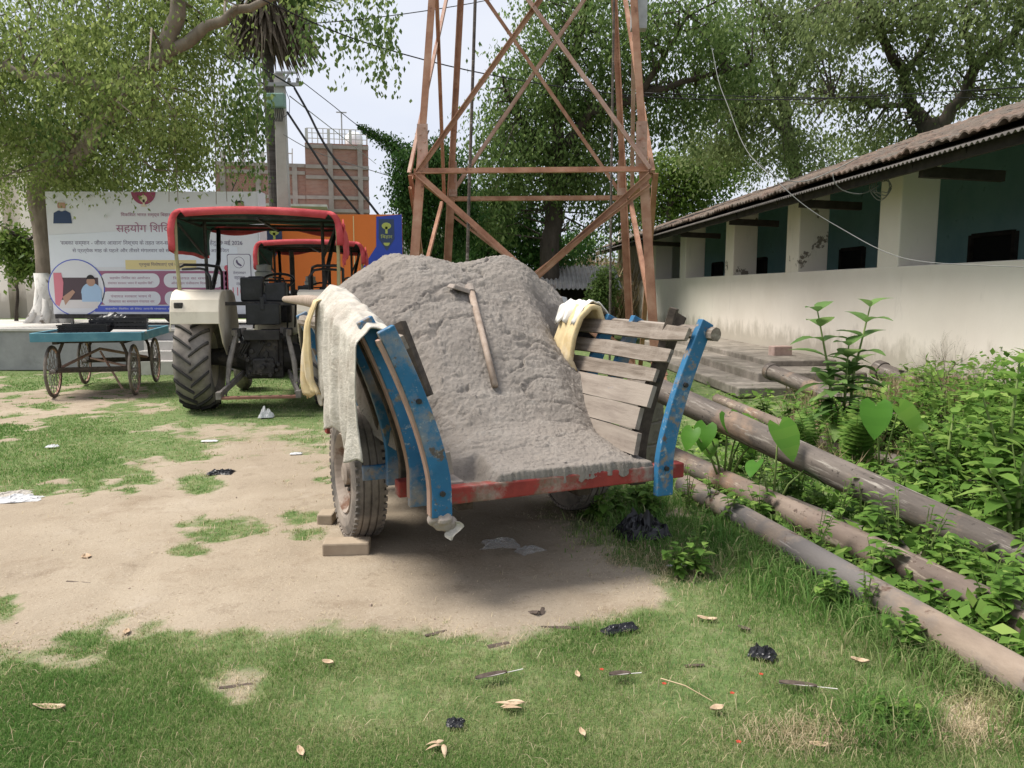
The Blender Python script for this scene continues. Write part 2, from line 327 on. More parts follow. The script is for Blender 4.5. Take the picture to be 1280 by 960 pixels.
# ------------------------------------------------------------------ ground
WALLX = lambda y: 5.93-.058*y
def gz(x, y):
    x = np.asarray(x, float); y = np.asarray(y, float)
    far = np.clip(1-(np.hypot(x, y)-14)/10, 0, 1)
    h = .045*fbm(x*.55+3, y*.55+8, 3)+.02*fbm(x*2.3, y*2.3, 3)
    berm = sst(x-(WALLX(y)-2.3), 0, 1.5)*.20*(1-sst(y, 10.2, 11.2))*(1-sst(x, 7.5, 9))
    flatc = np.exp(-(((x+.3)/1.3)**2+((y-4.8)/1.2)**2)**2)
    return h*far*(1-.8*flatc)+berm
def gzs(x, y): return float(gz(np.array([x]), np.array([y]))[0])
def G(px, py, dz=0):
    p = onZ(px, py, 0)
    for _ in range(3): p = onZ(px, py, gzs(p.x, p.y))
    p.z += dz; return p
def cover(x, y):
    """how much grass grows at a point: the lawn's edges as they lie on the ground, measured from the photograph"""
    yy = np.maximum(y, 1.0); px, py = proj(x, yy, 0*x)
    n = fbm(x*1.6, y*1.6, 4); n2 = fbm(x*5+9, y*5+2, 3)
    n3 = fbm(x*14+5, y*14, 3); pyn = py+n*70+n2*60+n3*36; pxn = px+n*90+n2*60+n3*40
    yb = np.interp(px, [-400, 0, 100, 200, 270, 350, 450, 500, 560, 640, 700, 760, 800, 1300], [830, 805, 800, 785, 800, 805, 795, 805, 812, 810, 795, 775, 760, 700])
    g = sst(pyn-yb, -30, 42)
    xb = np.interp(py, [560, 610, 640, 680, 720, 760], [690, 700, 706, 735, 800, 850])
    g = np.maximum(g, sst(pxn-xb, -45, 75)*(py > 480))
    left = sst(pyn, 512, 530)*(1-sst(pyn+.10*px, 598, 622))*(1-sst(pxn, 130, 215)); g = np.maximum(g, left)
    band = sst(pyn, 492, 515)*(1-sst(pyn, 560, 590))*sst(pxn, 110, 160)*.62*(1-sst(px, 380, 470)); g = np.maximum(g, band)
    far = (1-sst(pyn, 478, 492)); strip = sst(py, 474, 490)*(1-sst(pxn, 150, 240))
    g = np.maximum(g, far*.85)
    g = np.maximum(g, sst(pxn, 180, 215)*(1-sst(pyn, 510, 530))*.75)
    for cx, cy, rx, ry in [(282, 660, 48, 15), (375, 646, 30, 10), (385, 667, 24, 9), (235, 686, 24, 9), (250, 605, 30, 11), (5, 760, 20, 20), (105, 797, 34, 16), (402, 600, 12, 5), (225, 655, 12, 5)]:
        d = ((px-cx)/rx)**2+((py-cy)/ry)**2+n2*1.6; g = np.maximum(g, .66*(1-sst(d+n3*3, .1, 1.8)))
    for cx, cy, rx, ry in [(100, 826, 55, 13), (288, 850, 38, 20), (290, 540, 90, 9), (330, 556, 70, 8), (1215, 890, 45, 20), (850, 640, 20, 6)]:
        d = ((px-cx)/rx)**2+((py-cy)/ry)**2+n2*4+n3*2; g = g*(1-.75*(1-sst(d, .2, 1.9)))
    return np.clip(g, 0, 1)
def build_ground():
    def axis(a, b, st, lim):
        c = list(np.arange(a, b, st)); s = st; x = c[0]; pre = []
        while x > -lim[0]: s *= 1.25; x -= s; pre.append(x)
        s = st; x = c[-1]; post = []
        while x < lim[1]: s *= 1.25; x += s; post.append(x)
        return np.array(pre[::-1]+c+post)
    xs = axis(-8, 6.5, .045, (700, 700)); ys = axis(1.4, 13, .045, (40, 1500))
    X, Y = np.meshgrid(xs, ys); x, y = X.ravel(), Y.ravel()
    c = cover(x, y); z = gz(x, y)+(1-c)*(.020*fbm(x*9, y*9, 3)+.022*fbm(x*3.1+5, y*6+2, 3))-.012*c
    nx, ny = len(xs), len(ys); i = np.arange(nx*ny).reshape(ny, nx)
    F = np.stack([i[:-1, :-1], i[:-1, 1:], i[1:, 1:], i[1:, :-1]], -1).reshape(-1, 4)
    m, t, b = newmat('earth_and_turf')
    at = t.nodes.new('ShaderNodeAttribute'); at.attribute_name = 'cover'
    n = noise_node(t, .7, 7, .62); d = ramp(t, n.outputs[0], [(.3, (.26, .21, .153)), (.52, (.325, .268, .20)), (.72, (.385, .325, .25))]).outputs[0]
    n1 = noise_node(t, 5, 9, .72); f1 = ramp(t, n1.outputs[0], [(.56, (0, 0, 0)), (.74, (1, 1, 1))]).outputs[0]
    d = mixc(t, f1, d, (.20, .155, .11)); n6 = noise_node(t, 1.6, 9, .72); f6 = ramp(t, n6.outputs[0], [(.54, (0, 0, 0)), (.70, (.8, .8, .8))]).outputs[0]; d = mixc(t, f6, d, (.225, .172, .12)); n7 = noise_node(t, 2.4, 8, .7); f7 = ramp(t, n7.outputs[0], [(.58, (0, 0, 0)), (.76, (.7, .7, .7))]).outputs[0]; d = mixc(t, f7, d, (.41, .35, .28))
    n5 = noise_node(t, 55, 5, .7); f5 = ramp(t, n5.outputs[0], [(.58, (0, 0, 0)), (.68, (1, 1, 1))]).outputs[0]
    d = mixc(t, f5, d, (.22, .17, .12)); n8 = noise_node(t, 120, 4, .7); f8 = ramp(t, n8.outputs[0], [(.60, (0, 0, 0)), (.66, (1, 1, 1))]).outputs[0]; d = mixc(t, f8, d, (.47, .40, .32))
    n2 = noise_node(t, 9, 8, .7); s = ramp(t, n2.outputs[0], [(.3, (.065, .115, .036)), (.5, (.125, .175, .064)), (.72, (.24, .23, .13))]).outputs[0]
    mth = t.nodes.new('ShaderNodeMath'); mth.operation = 'MULTIPLY_ADD'; n3 = noise_node(t, 14, 7, .75)
    t.links.new(n3.outputs[0], mth.inputs[0]); mth.inputs[1].default_value = .9; t.links.new(at.outputs['Fac'], mth.inputs[2])
    f = ramp(t, mth.outputs[0], [(.62, (0, 0, 0)), (1.25, (1, 1, 1))]).outputs[0]
    t.links.new(mixc(t, f, d, s), b.inputs['Base Color']); b.inputs['Roughness'].default_value = .97; b.inputs['Specular IOR Level'].default_value = .1
    n4 = noise_node(t, 30, 9, .75); bump(t, b, n4.outputs[0], .8, .014)
    o = npmesh('ground', np.stack([x, y, z], 1), F, m, smooth=True); o['kind'] = 'structure'
    a = o.data.attributes.new('cover', 'FLOAT', 'POINT'); a.data.foreach_set('value', c.astype(np.float32))
build_ground()

# ------------------------------------------------------------------ raised pavement and the low wall that holds it
b = MB(); b.box((-16.5, 17.6, .36), (27, 6.0, .70)); o = b.build('pavement', 'concl'); o['kind'] = 'structure'
b = MB(); b.box((-16.5, 14.46, .365), (27.04, .26, .73)); wl = b.build('retaining_wall', 'concg', bevel=.01)
tag(wl, 'long low grey concrete retaining wall behind the handcart', 'wall')
b = MB(); b.box((-16.5, 14.50, .755), (27.1, .40, .05)); b.build('coping', 'concl', wl, bevel=.008)
b = MB()
for k in range(3): b.box((-6.1, 14.18-.24*k, .28-.1*k), (1.3, .24, .36-.12*k+.2))
tag(b.build('concrete_steps', 'concl', bevel=.008), 'small pale concrete steps leading up the low grey wall', 'steps')

# ------------------------------------------------------------------ the long verandah building
vb = thing('verandah_building', 'long cream single storey verandah building with square pillars and tiled roof', 'building', (5.93, 0, 0), R(3.32))
Y0, Y1 = 5.2, 30.5
nY = [7.0, 10.72, 13.95, 17.35, 21.15, 24.5, 28.7]
b = MB(); b.box((.275, (Y0+Y1)/2, .91), (.55, Y1-Y0, 1.82)); b.build('parapet_wall', 'plaster', vb, bevel=.012)
for k, y in enumerate(nY):
    b = MB(); b.box((.274, y+.275, 2.55), (.545, .55, 1.5)); 
    b.build('pillar', 'plasters' if k in (2, 3) else 'plaster', vb, bevel=.02)
b = MB(); b.box((.27, (Y0+Y1)/2, 3.285), (.30, Y1-Y0, .17)); b.build('beam', 'darktimber', vb)
b = MB(); b.box((2.75, (Y0+Y1)/2, 2.1), (.2, Y1-Y0, 4.2)); b.build('back_wall', 'teal', vb)
b = MB(); b.box((1.6, (Y0+Y1)/2, .30), (2.1, Y1-Y0, .3)); b.build('verandah_floor', 'conc', vb)
b = MB(); b.box((.27+1.25, Y1+.1, 1.9), (3.0, .2, 3.8)); b.build('end_wall', 'plaster', vb)
for y, wd in [(8.0, 1.0), (12.55, 1.05), (15.0, .9), (17.15, 1.0), (19.6, .8), (22.6, 1.0), (26.4, 1.0)]:
    b = MB(); b.box((2.645, y, 1.72), (.02, wd, 1.3)); wn = b.build('window', 'dark', vb)
    b = MB()
    for q in (-1, 1): b.box((2.62, y+q*wd/2, 1.72), (.09, .07, 1.38))
    b.box((2.62, y, 2.40), (.09, wd-.08, .07)); b.box((2.62, y, 1.04), (.09, wd-.08, .07)); b.build('window_frame', 'darktimber', wn)
SL, LR = .36, 4.6
ex, ez = -.92, 2.925
def roof_pt(u, v):
    x = ex+u*LR; y = Y0-.3+v*(Y1-Y0+.6)
    ph = y/.145; row = (x-ex)/.27
    z = ez+.085+(x-ex)*SL+.032*abs(math.sin(math.pi*ph))+.030*(1-(row % 1))+.030*mnoise.noise(Vector((x*.8, y*.55, 0)))+.055*mnoise.noise(Vector((math.floor(row)*3.1, math.floor(ph)*1.7, 2)))
    return (x, y, z)
b = MB(); b.grid(roof_pt, 68, 1040); rf = b.build('roof', 'tiles', vb, solid=.02)
def eave_pt(u, v):
    x = ex-.10+u*.75; y = Y0-.3+v*(Y1-Y0+.6); return (x, y, ez+.018+(x-ex)*SL+.014*math.sin(2*math.pi*y/.085))
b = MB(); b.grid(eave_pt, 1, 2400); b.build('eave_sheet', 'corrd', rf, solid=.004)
b = MB(); b.box((ex+.05, (Y0+Y1)/2, ez-.055), (.05, Y1-Y0, .10)); b.build('fascia', 'darktimber', rf)
b = MB()
y = Y0
while y < Y1:
    b.beam((ex+.02, y, ez-.06), (ex+LR, y, ez-.06+LR*SL-.02), .08, .10); y += .95
b.build('rafters', 'darktimber', rf)
def underside(u, v): 
    x = ex+.3+u*(LR-.3); return (x, Y0+v*(Y1-Y0), ez+.0+(x-ex)*SL)
b = MB(); b.grid(underside, 1, 1); b.build('boarding', 'darktimber', rf, solid=.02)
for y in (6.2, 9.0, 12.2, 15.4, 18.9, 22.4):
    b = MB(); b.beam((ex+.15, y, ez-.10), (.2, y, ez-.14), .09, .12); b.build('bracket', 'darktimber', rf)

# plinth steps in front of the verandah
st = thing('plinth_steps', 'broad worn grey concrete steps along the foot of the cream wall', 'steps', (5.93, 0, 0), R(3.32))
for k, (x0, ya, h) in enumerate([(-2.15, 10.75, .15), (-1.65, 11.35, .28), (-1.1, 12.3, .38)]):
    b = MB(); b.box(((x0-.004)/2, (ya+19)/2, h/2), (-x0, 19-ya, h)); b.build('step', 'conc', st, bevel=.02, jit=.012)
p = G(0, 0) if False else atY(972, 437, 13.2)
b = MB(); b.box((0, 0, .09), (.34, .2, .18)); o = b.build('stone_block', pm('pinkish_block', [(.3, (.36, .25, .215)), (.7, (.50, .38, .33))], 8, .9, .3, .006), bevel=.015)
o.location = (4.62, 13.2, .36); o.rotation_euler = (0, 0, .2); tag(o, 'small pinkish stone block on the worn grey steps', 'block')

# ------------------------------------------------------------------ cream building at the left edge
lb = thing('cream_building', 'cream building with tall piers half hidden by the whitewashed tree', 'building', (-14.45, 21.2, .7))
LB0 = -15.9-(-17.2)
b = MB(); b.box((-4.3, 2.0, 2.6), (11.6, 3.0, 5.2)); b.build('wall', 'plaster', lb)
for x in (-6.6, -4.8, -3.0, -1.2, .35, 1.25):
    b = MB(); b.box((x, .32, 2.6), (.42, .36, 5.2)); b.build('pier', 'plaster', lb, bevel=.01)
for x in (-5.7, -3.9, -2.1, -.42):
    for z in (1.1, 3.6):
        b = MB(); b.box((x, .492, z), (1.0, .02, 1.5)); wn = b.build('window', 'dark', lb)
        b = MB(); b.box((x, .45, z+.80), (1.15, .3, .08)); b.build('sunshade', 'concl', wn)
        b = MB()
        for q in (-.35, 0, .35): b.box((x+q, .47, z), (.03, .02, 1.5))
        b.build('bars', 'darkwood', wn)
b = MB(); b.box((-4.3, 2.0, 5.26), (12.0, 3.5, .14)); b.build('roof', 'concl', lb)

# ------------------------------------------------------------------ unfinished brick building far behind
def bricks():
    m, t, b = newmat('raw_brickwork'); tc = t.nodes.new('ShaderNodeTexCoord'); mp = t.nodes.new('ShaderNodeMapping'); mp.inputs['Rotation'].default_value = (math.pi/2, 0, 0)
    t.links.new(tc.outputs['Object'], mp.inputs[0]); br = t.nodes.new('ShaderNodeTexBrick'); t.links.new(mp.outputs[0], br.inputs[0])
    br.inputs['Scale'].default_value = 3.2; br.inputs['Color1'].default_value = (.235, .095, .066, 1); br.inputs['Color2'].default_value = (.31, .145, .10, 1); br.inputs['Mortar'].default_value = (.29, .235, .20, 1); br.inputs['Mortar Size'].default_value = .025
    n = noise_node(t, .45, 7, .65); f = ramp(t, n.outputs[0], [(.46, (0, 0, 0)), (.78, (.8, .8, .8))]).outputs[0]
    col = mixc(t, f, br.outputs[0], (.31, .235, .195)); t.links.new(col, b.inputs['Base Color']); b.inputs['Roughness'].default_value = .95; return m
M['bricks'] = bricks()
M['bandc'] = pm('sandy_concrete', [(.3, (.25, .21, .185)), (.7, (.35, .305, .27))], 2)
YB = 46.0
def bx(px): return (px-640)/FPX*YB*1.005
def bz(py): return atY(640, py, YB).z
bb = thing('brick_building', 'unfinished red brick building with concrete bands rising behind the pole', 'building', (bx(292), YB-1.5, 0), R(11))
X = lambda px: bx(px)-bx(292)
b = MB(); b.box(((X(0+292)+X(395))/2, 4, bz(207)/2), (X(395), 8, bz(207))); b.build('wall', 'bricks', bb)
b = MB(); b.box(((X(394.9)+X(469))/2, 4.1, bz(181)/2), (X(469)-X(394.9), 8.4, bz(181))); b.build('tower_wall', 'bricks', bb)
for pz in (207, 216, 246, 262):
    b = MB(); b.box(((0+X(394))/2, -.02, bz(pz)-.1), (X(394), .12, .2)); b.build('band', 'bandc', bb)
for pz in (183, 208, 221, 246, 262):
    b = MB(); b.box(((X(395)+X(469.4))/2, -.14, bz(pz)-.1), (X(469.4)-X(395), .12, .2)); b.build('band', 'bandc', bb)
for pc, pt in ((300, 207), (340, 207), (382, 207), (424, 181), (459, 181)):
    b = MB(); b.box((X(pc), -.03 if pc < 390 else -.15, bz(pt)/2), (.28, .15, bz(pt)-.02)); b.build('column', 'bandc', bb)
b = MB()
for q in range(12):
    px = 397+q*6.4; b.box((X(px), .1, bz(181)+.42), (.16 if q % 4 == 0 else .05, .16 if q % 4 == 0 else .05, .84))
for hz in (.3, .6, .86): b.box(((X(397)+X(468))/2, .1, bz(181)+hz), (X(468)-X(397), .04, .035))
for q in range(7): b.box((X(468), .3+q*.9, bz(181)+.42), (.05, .05, .84))
for hz in (.3, .6, .86): b.box((X(468), 3, bz(181)+hz), (.04, 6, .035))
b.build('roof_railing', 'concl', bb)
b = MB()
for px, hh in ((303, 1.6), (312, .9), (333, 1.2), (352, .8), (362, 1.3), (371, .8), (379, .9), (318, 1.0)): b.cyl((X(px), .3, bz(207)), (X(px)+.03, .3, bz(207)+hh), .03, n=6)
for px in (300, 322, 345, 366): b.box((X(px), .3, bz(207)+.3), (.22, .22, .6))
b.box((X(340), .34, bz(207)+.62), (X(380)-X(300), .07, .05)); b.build('roof_posts', 'concl', bb)
b = MB(); b.lathe([(0, .001), (0, .55), (1.0, .55), (1.25, .3), (1.3, .001)], 20, 'z', (X(452), 3, bz(181))); b.build('water_tank', 'white', bb, smooth=True)
b = MB(); b.cyl((X(438), 1, bz(181)), (X(438), 1, bz(181)+2.0), .04, n=6); b.box((X(438), 1, bz(181)+2.0), (.6, .06, .06)); b.build('aerial', 'galv', bb)
b = MB(); b.box((X(383), -1.2, bz(263)), (3.6, 2.2, .12)); b.build('canopy_slab', 'concl', bb)
# pale house beyond the tower legs
ph = thing('pale_house', 'pale distant house with a flat roof seen between the tower legs', 'building', (atY(516, 300, 42).x, 42, 0))
b = MB(); b.box((1.3, 3, 2.3), (6.0, 6, 4.6)); b.build('wall', 'concl', ph)
b = MB(); b.box((1.3, 2.9, 4.66), (6.5, 6.6, .16)); b.build('roof', 'concg', ph)
for x in (-.9, .7, 2.6):
    for z in (1.2, 3.2):
        b = MB(); b.box((x, -.02, z), (.8, .06, 1.1)); b.build('window', 'dark', ph)
b = MB(); b.box((1.3, -.3, 2.35), (6.2, .6, .12)); b.build('ledge', pm('pink_wash', [(.3, (.5, .28, .25)), (.7, (.6, .36, .32))], 3), ph)

# tin-roofed shed between the heap and the verandah
sx = atY(722, 350, 22.5).x
sh = thing('tin_shed', 'low shed with a grey corrugated roof beside a leafy bush', 'shed', (sx, 22.5, 0))
def shed_pt(u, v): 
    x = -1.15+u*2.4; y = -.5+v*1.9; return (x, y, 1.52+v*.72+.028*math.sin(2*math.pi*x/.13))
b = MB(); b.grid(shed_pt, 220, 1); b.build('roof', 'corr', sh, solid=.006)
b = MB(); b.box((.05, 1.3, .9), (2.0, .1, 1.8)); b.box((-.9, .6, .75), (.1, 1.3, 1.5)); b.box((1.0, .6, .75), (.1, 1.3, 1.5)); b.build('wall', 'darktimber', sh)
for x in (-1.0, 1.0):
    b = MB(); b.cyl((x, -.3, 0), (x, -.3, 1.55), .05, n=8); b.build('post', 'darkwood', sh)

# ------------------------------------------------------------------ lattice tower
tw = thing('lattice_tower', 'tall rust red steel lattice tower standing behind the loaded cart', 'tower', (.36, 12.72, 0), R(-3.2))
def hw(z): return 1.625-.075*(z-3.2)
def cor(sx, sy, z): return Vector((sx*hw(z), sy*hw(z), z))
def angle_bar(b, p, q, wd, up, th=.012, flip=1):
    p, q = Vector(p), Vector(q); d = (q-p).normalized(); x = d.cross(Vector(up)).normalized(); z = x.cross(d).normalized()
    b.beam(p+x*wd/2*flip, q+x*wd/2*flip, wd, th, up); b.beam(p+z*wd/2, q+z*wd/2, th*.98, wd, up)
ZT = 13.5
for sx in (-1, 1):
    for sy in (-1, 1):
        b = MB()
        for z0, z1, wd in ((0, 3.45, .125), (3.45, ZT, .095)):
            p, q = cor(sx, sy, z0), cor(sx, sy, z1); 
            b.beam(p-Vector((sx*wd/2, 0, 0)), q-Vector((sx*wd/2, 0, 0)), wd, .014, (0, 1, 0)); b.beam(p-Vector((0, sy*wd/2, 0)), q-Vector((0, sy*wd/2, 0)), .014, wd, (0, 1, 0))
        lg = b.build('leg', 'rust', tw)
        b = MB(); c = cor(sx, sy, 3.45); b.box(c+Vector((-sx*.07, sy*.012, .06)), (.15, .02, .62)); 
        for q in range(6): b.cyl(c+Vector((-sx*(.04+.06*(q % 2)), sy*.02-.02, -.18+.1*q)), c+Vector((-sx*(.04+.06*(q % 2)), sy*.02+.02, -.18+.1*q)), .013, n=6)
        b.build('splice_plate', 'rustlight', lg)
lv = [0, 3.13, 7.2, 10.8, ZT]
def side_pts(k, z):     # two corners of face k at height z
    c = [(-1, -1), (1, -1), (1, 1), (-1, 1)]; a, bb_ = c[k], c[(k+1) % 4]; return cor(*a, z), cor(*bb_, z)
for k in range(4):
    for z in lv[1:]:
        p, q = side_pts(k, z); b = MB(); nrm = Vector((0, -1, 0)) if k == 0 else Vector((1, 0, 0)) if k == 1 else Vector((0, 1, 0)) if k == 2 else Vector((-1, 0, 0))
        angle_bar(b, p+nrm*.03, q+nrm*.03, .075, (0, 0, 1)); b.build('cross_bar', M['rust'], tw)
    for i in range(4):
        p0, q0 = side_pts(k, lv[i]+.02); p1, q1 = side_pts(k, lv[i+1]-.02)
        nrm = Vector((0, -1, 0)) if k == 0 else Vector((1, 0, 0)) if k == 1 else Vector((0, 1, 0)) if k == 2 else Vector((-1, 0, 0))
        for a, c, off, mt in ((p0, q1, .045, 'rust'), (q0, p1, .075, 'rustlight' if i else 'rust')):
            b = MB(); angle_bar(b, a+nrm*off, c+nrm*off, .058 if i else .07, nrm); b.build('brace', mt, tw)
for k in (0, 1, 2, 3):   # doubled braces of the lowest bay
    p0, q0 = side_pts(k, .3); p1, q1 = side_pts(k, 2.95)
    nrm = Vector((0, -1, 0)) if k == 0 else Vector((1, 0, 0)) if k == 1 else Vector((0, 1, 0)) if k == 2 else Vector((-1, 0, 0))
    b = MB(); angle_bar(b, p0+nrm*.06, q1+nrm*.06, .042, nrm); b.build('brace', 'rust', tw)
b = MB(); b.tube([(-1.28, 1.0, 0), (-1.17, 1.0, 3.2), (-1.02, 1.0, 7), (-.9, .9, ZT)], .028, 8); b.build('conduit', 'pipe_dark', tw)
b = MB(); b.tube([(1.30, .6, 0), (1.28, .6, 3), (1.27, .5, 7), (1.2, .5, ZT)], .02, 8); b.build('conduit', 'pipe_dark', tw)
b = MB(); b.box((1.5, -1.25, 5.35), (.22, .16, .42)); b.build('junction_box', 'galv', tw, bevel=.01)
# ------------------------------------------------------------------ the two-wheeled cart
CR = R(24.0); CX, CY = -.265, 4.88
cart = thing('wooden_cart', 'blue and red wooden two wheeled cart loaded with grey mud', 'cart', (CX, CY, 0), CR)
cu, cv = Vector((math.cos(CR), math.sin(CR), 0)), Vector((-math.sin(CR), math.cos(CR), 0))
def c2w(x, y, z): return Vector((CX, CY, 0))+cu*x+cv*y+Vector((0, 0, z))
def w2c(p): d = Vector((p[0]-CX, p[1]-CY, 0)); return d.dot(cu), d.dot(cv), p[2]
ZB = .58
def xr(z): return .612+.245*max(0, (z-.58)/.74)**1.45
# deck and frame
b = MB()
for k in range(9):
    x = -.536+k*.134; y0_ = -.93 if k == 1 else -1.14; b.box((x, (y0_+1.28)/2, ZB-.02), (.127, 1.28-y0_, .035))
b.build('deck', 'woodmud', cart, bevel=.004)
b = MB(); b.box((.06, -1.17, ZB-.055), (1.44, .075, .085)); b.build('rear_beam', 'redp', cart, bevel=.008, jit=.004)
for y, m_, x0, x1 in ((-.78, 'redp', -.71, .60), (-.36, 'blue', -.80, .60), (.12, 'blue', -.72, .72), (.62, 'blue', -.72, .72), (1.15, 'redp', -.72, .72)):
    b = MB(); b.box(((x0+x1)/2, y, ZB-.10), (x1-x0, .085, .085)); b.build('cross_beam', m_, cart, bevel=.008)
for x in (-.36, .36):
    b = MB(); b.box((x, .15, ZB-.19), (.09, 2.0, .10)); b.build('chassis_beam', 'darkwood', cart, bevel=.006)  # beam colour darkened to stand in for the shade under the cart
b = MB(); b.box((-.36, .0, .40), (.10, .22, .14)); b.box((.36, .0, .40), (.10, .22, .14)); b.beam((-.62, -.2, .46), (-.40, -.95, .50), .05, .16); b.build('axle_block', 'blue', cart, bevel=.006)
b = MB(); b.box((0, 0, .40), (1.34, .075, .075)); b.build('axle', 'ironl', cart)
def wheel(x, sgn):
    prof = [(-.075, .235), (-.092, .27), (-.097, .32), (-.088, .365), (-.068, .392), (-.052, .398), (-.050, .388), (-.044, .388), (-.042, .400), (-.012, .402), (-.010, .390), (-.002, .390), (0, .402), (.03, .401), (.032, .389), (.04, .389), (.042, .399), (.068, .392), (.088, .365), (.097, .32), (.092, .27), (.075, .235)]
    b = MB(); b.lathe(prof, 56, 'x', closed=True)
    for k in range(56):      # shoulder blocks
        a = 2*math.pi*k/56
        for s in (-1, 1):
            rot = Matrix.Rotation(a, 3, 'X'); b.box(rot @ Vector((s*.080, 0, .383)), (.022, .026, .016), rot)
    t = b.build('tyre', 'rubber', cart); t.location = (x, 0, .40)
    s = sgn
    b = MB(); b.lathe([(s*.080, .245), (s*.090, .238), (s*.080, .228), (s*.045, .205), (s*.035, .17), (s*.05, .13), (s*.03, .10), (s*.02, .075), (s*.075, .07), (s*.085, .045), (s*.085, .001)], 36, 'x'); rm = b.build('rim', 'rim', t, smooth=False)
    for k in range(6):
        a = 2*math.pi*k/6; b = MB(); b.cyl((s*.03, .105*math.cos(a), .105*math.sin(a)), (s*.065, .105*math.cos(a), .105*math.sin(a)), .012, n=6); b.build('wheel_nut', 'iron', t)
    b = MB(); b.lathe([(-s*.06, .24), (-s*.05, .1), (-s*.05, .001)], 30, 'x'); b.build('brake_drum', 'iron', t)
wheel(-.745, -1); wheel(.745, 1)
# curved side posts
def rib(side, y, mat, z0=.41, z1=1.33, w0=.050, w1=.040, th=.045, lean=0.0):
    b = MB(); n = 14
    L = [];
    for k in range(n+1):
        z = z0+(z1-z0)*k/n; x = xr(z); wd = w0+(w1-w0)*k/n
        dx = (xr(z+.01)-xr(z-.01))/.02; nv = Vector((1, 0, -dx)).normalized()
        L.append((x, z, wd, nv, y+lean*(z-z0)))
    vs = []
    for x, z, wd, nv, yy in L:
        for q, s in ((-1, -1), (1, -1), (1, 1), (-1, 1)):
            vs.append((side*(x+.012+nv.x*wd*q), yy+s*th/2, z+nv.z*wd*q))
    fs = [(k*4+j, k*4+(j+1) % 4, k*4+4+(j+1) % 4, k*4+4+j) for k in range(n) for j in range(4)]+[(0, 1, 2, 3), (n*4+3, n*4+2, n*4+1, n*4)]
    b.add(vs, fs); r = b.build('side_post', mat, cart, bevel=.006)
    for z in ((.56, 1.0) if y < -.9 else ()):
        x = xr(z)+.012; bo = MB(); bo.cyl((side*x, y-th/2-.014+lean*(z-z0), z), (side*x, y+lean*(z-z0), z), .013, n=8); bo.build('bolt', 'iron', r)
    return r
def edge(side, y, lean=0):          # bare laminated edge strip along a post
    b = MB(); pts = []
    n = 14
    for k in range(n+1):
        z = .455+.845*k/n; dx = (xr(z+.01)-xr(z-.01))/.02; nv = Vector((1, 0, -dx)).normalized()
        pts.append((side*(xr(z)+.012+nv.x*.050), y+lean*(z-.37), z+nv.z*.050))
    for p, q in zip(pts, pts[1:]): b.beam(p, q, .015, .050, (0, 1, 0))
    return b.build('edge_strip', 'pinkwood', cart)
rib(-1, -1.235, 'blue', z0=.445); edge(-1, -1.225); rib(-1, -.90, 'blue', w0=.058, z1=1.36); edge(-1, -.89)
rib(-1, -.70, 'darkwood', z1=1.30); rib(-1, -.43, 'blue'); rib(-1, -.30, 'darkwood'); rib(-1, .10, 'blue'); rib(-1, .62, 'blue'); rib(-1, 1.12, 'blue')
rib(1, -1.235, 'blue'); rib(1, -.98, 'darkwood', z1=1.36); rib(1, -.58, 'blue'); rib(1, -.28, 'blue'); rib(1, .3, 'blue'); rib(1, 1.1, 'blue')
# slats and boards
def slat(side, z, y0, y1, hgt, mat, name='slat', th=.022, inset=.075, drop=0):
    dx = (xr(z+.02)-xr(z-.02))/.04; up = Vector((side*dx, 0, 1)).normalized()
    b = MB(); n = 8; ns = Vector((side, 0, -dx)).normalized()
    pr = None
    for k in range(n+1):
        y = y0+(y1-y0)*k/n; h = hgt*(1+(.10 if name == 'slat' else .02)*mnoise.noise(Vector((y*3, z*9, side)))); 
        if k in (0, n): h *= (.80 if name == 'slat' else .94)
        c = Vector((side*(xr(z)-inset+.010*mnoise.noise(Vector((y*2, z*5, 1)))), y, z+.012*mnoise.noise(Vector((y*1.6, z*7, side*3)))-drop*(y-y0)))
        q = [c+up*h/2+ns*th/2, c-up*h/2+ns*th/2, c-up*h/2-ns*th/2, c+up*h/2-ns*th/2]
        if pr: b.add(pr+q, [(0, 1, 5, 4), (1, 2, 6, 5), (2, 3, 7, 6), (3, 0, 4, 7)])
        if k == 0: b.add(q, [(0, 1, 2, 3)])
        if k == n: b.add(q, [(3, 2, 1, 0)])
        pr = q
    return b.build(name, mat, cart)
for z, y0 in ((1.265, -1.24), (1.15, -1.16), (1.035, -1.10)):
    slat(1, z, y0, .55, .088, 'wood')
for z, y0, h in ((.925, -1.13, .128), (.798, -1.08, .128), (.672, -1.12, .128)):
    slat(1, z, y0, 1.2, h, 'woodmud', 'side_board', .028, .085)
for z, y0 in ((1.25, -1.1), (1.12, -.95), (1.0, -.98)):
    slat(-1, z, y0, 1.2, .085, 'wood')
for z, y0, h in ((.89, -.98, .11), (.77, -1.0, .11), (.66, -1.1, .12)):
    slat(-1, z, y0, 1.2, h, 'woodmud', 'side_board', .028, .085)
b = MB(); b.tube([(.89, -1.30, 1.265), (.885, -.6, 1.275), (.87, .2, 1.28), (.86, 1.1, 1.28)], [.036, .040, .042, .04], 9, wob=.25); b.build('top_rail', 'wood', cart)
b = MB(); b.tube([(-.79, -1.18, 1.235), (-.845, -.5, 1.27), (-.86, .3, 1.29), (-.86, 1.15, 1.28)], [.030, .036, .04, .04], 9, wob=.25); b.build('top_rail', 'wood', cart)
b = MB(); b.beam((.80, -1.05, 1.40), (.76, -1.0, 1.18), .045, .045); b.build('stake_end', 'darkwood', cart, bevel=.004)
b = MB(); b.beam((-.70, -.86, 1.34), (-.60, -.98, .98), .05, .045); b.build('stake_end', 'darkwood', cart, bevel=.004)
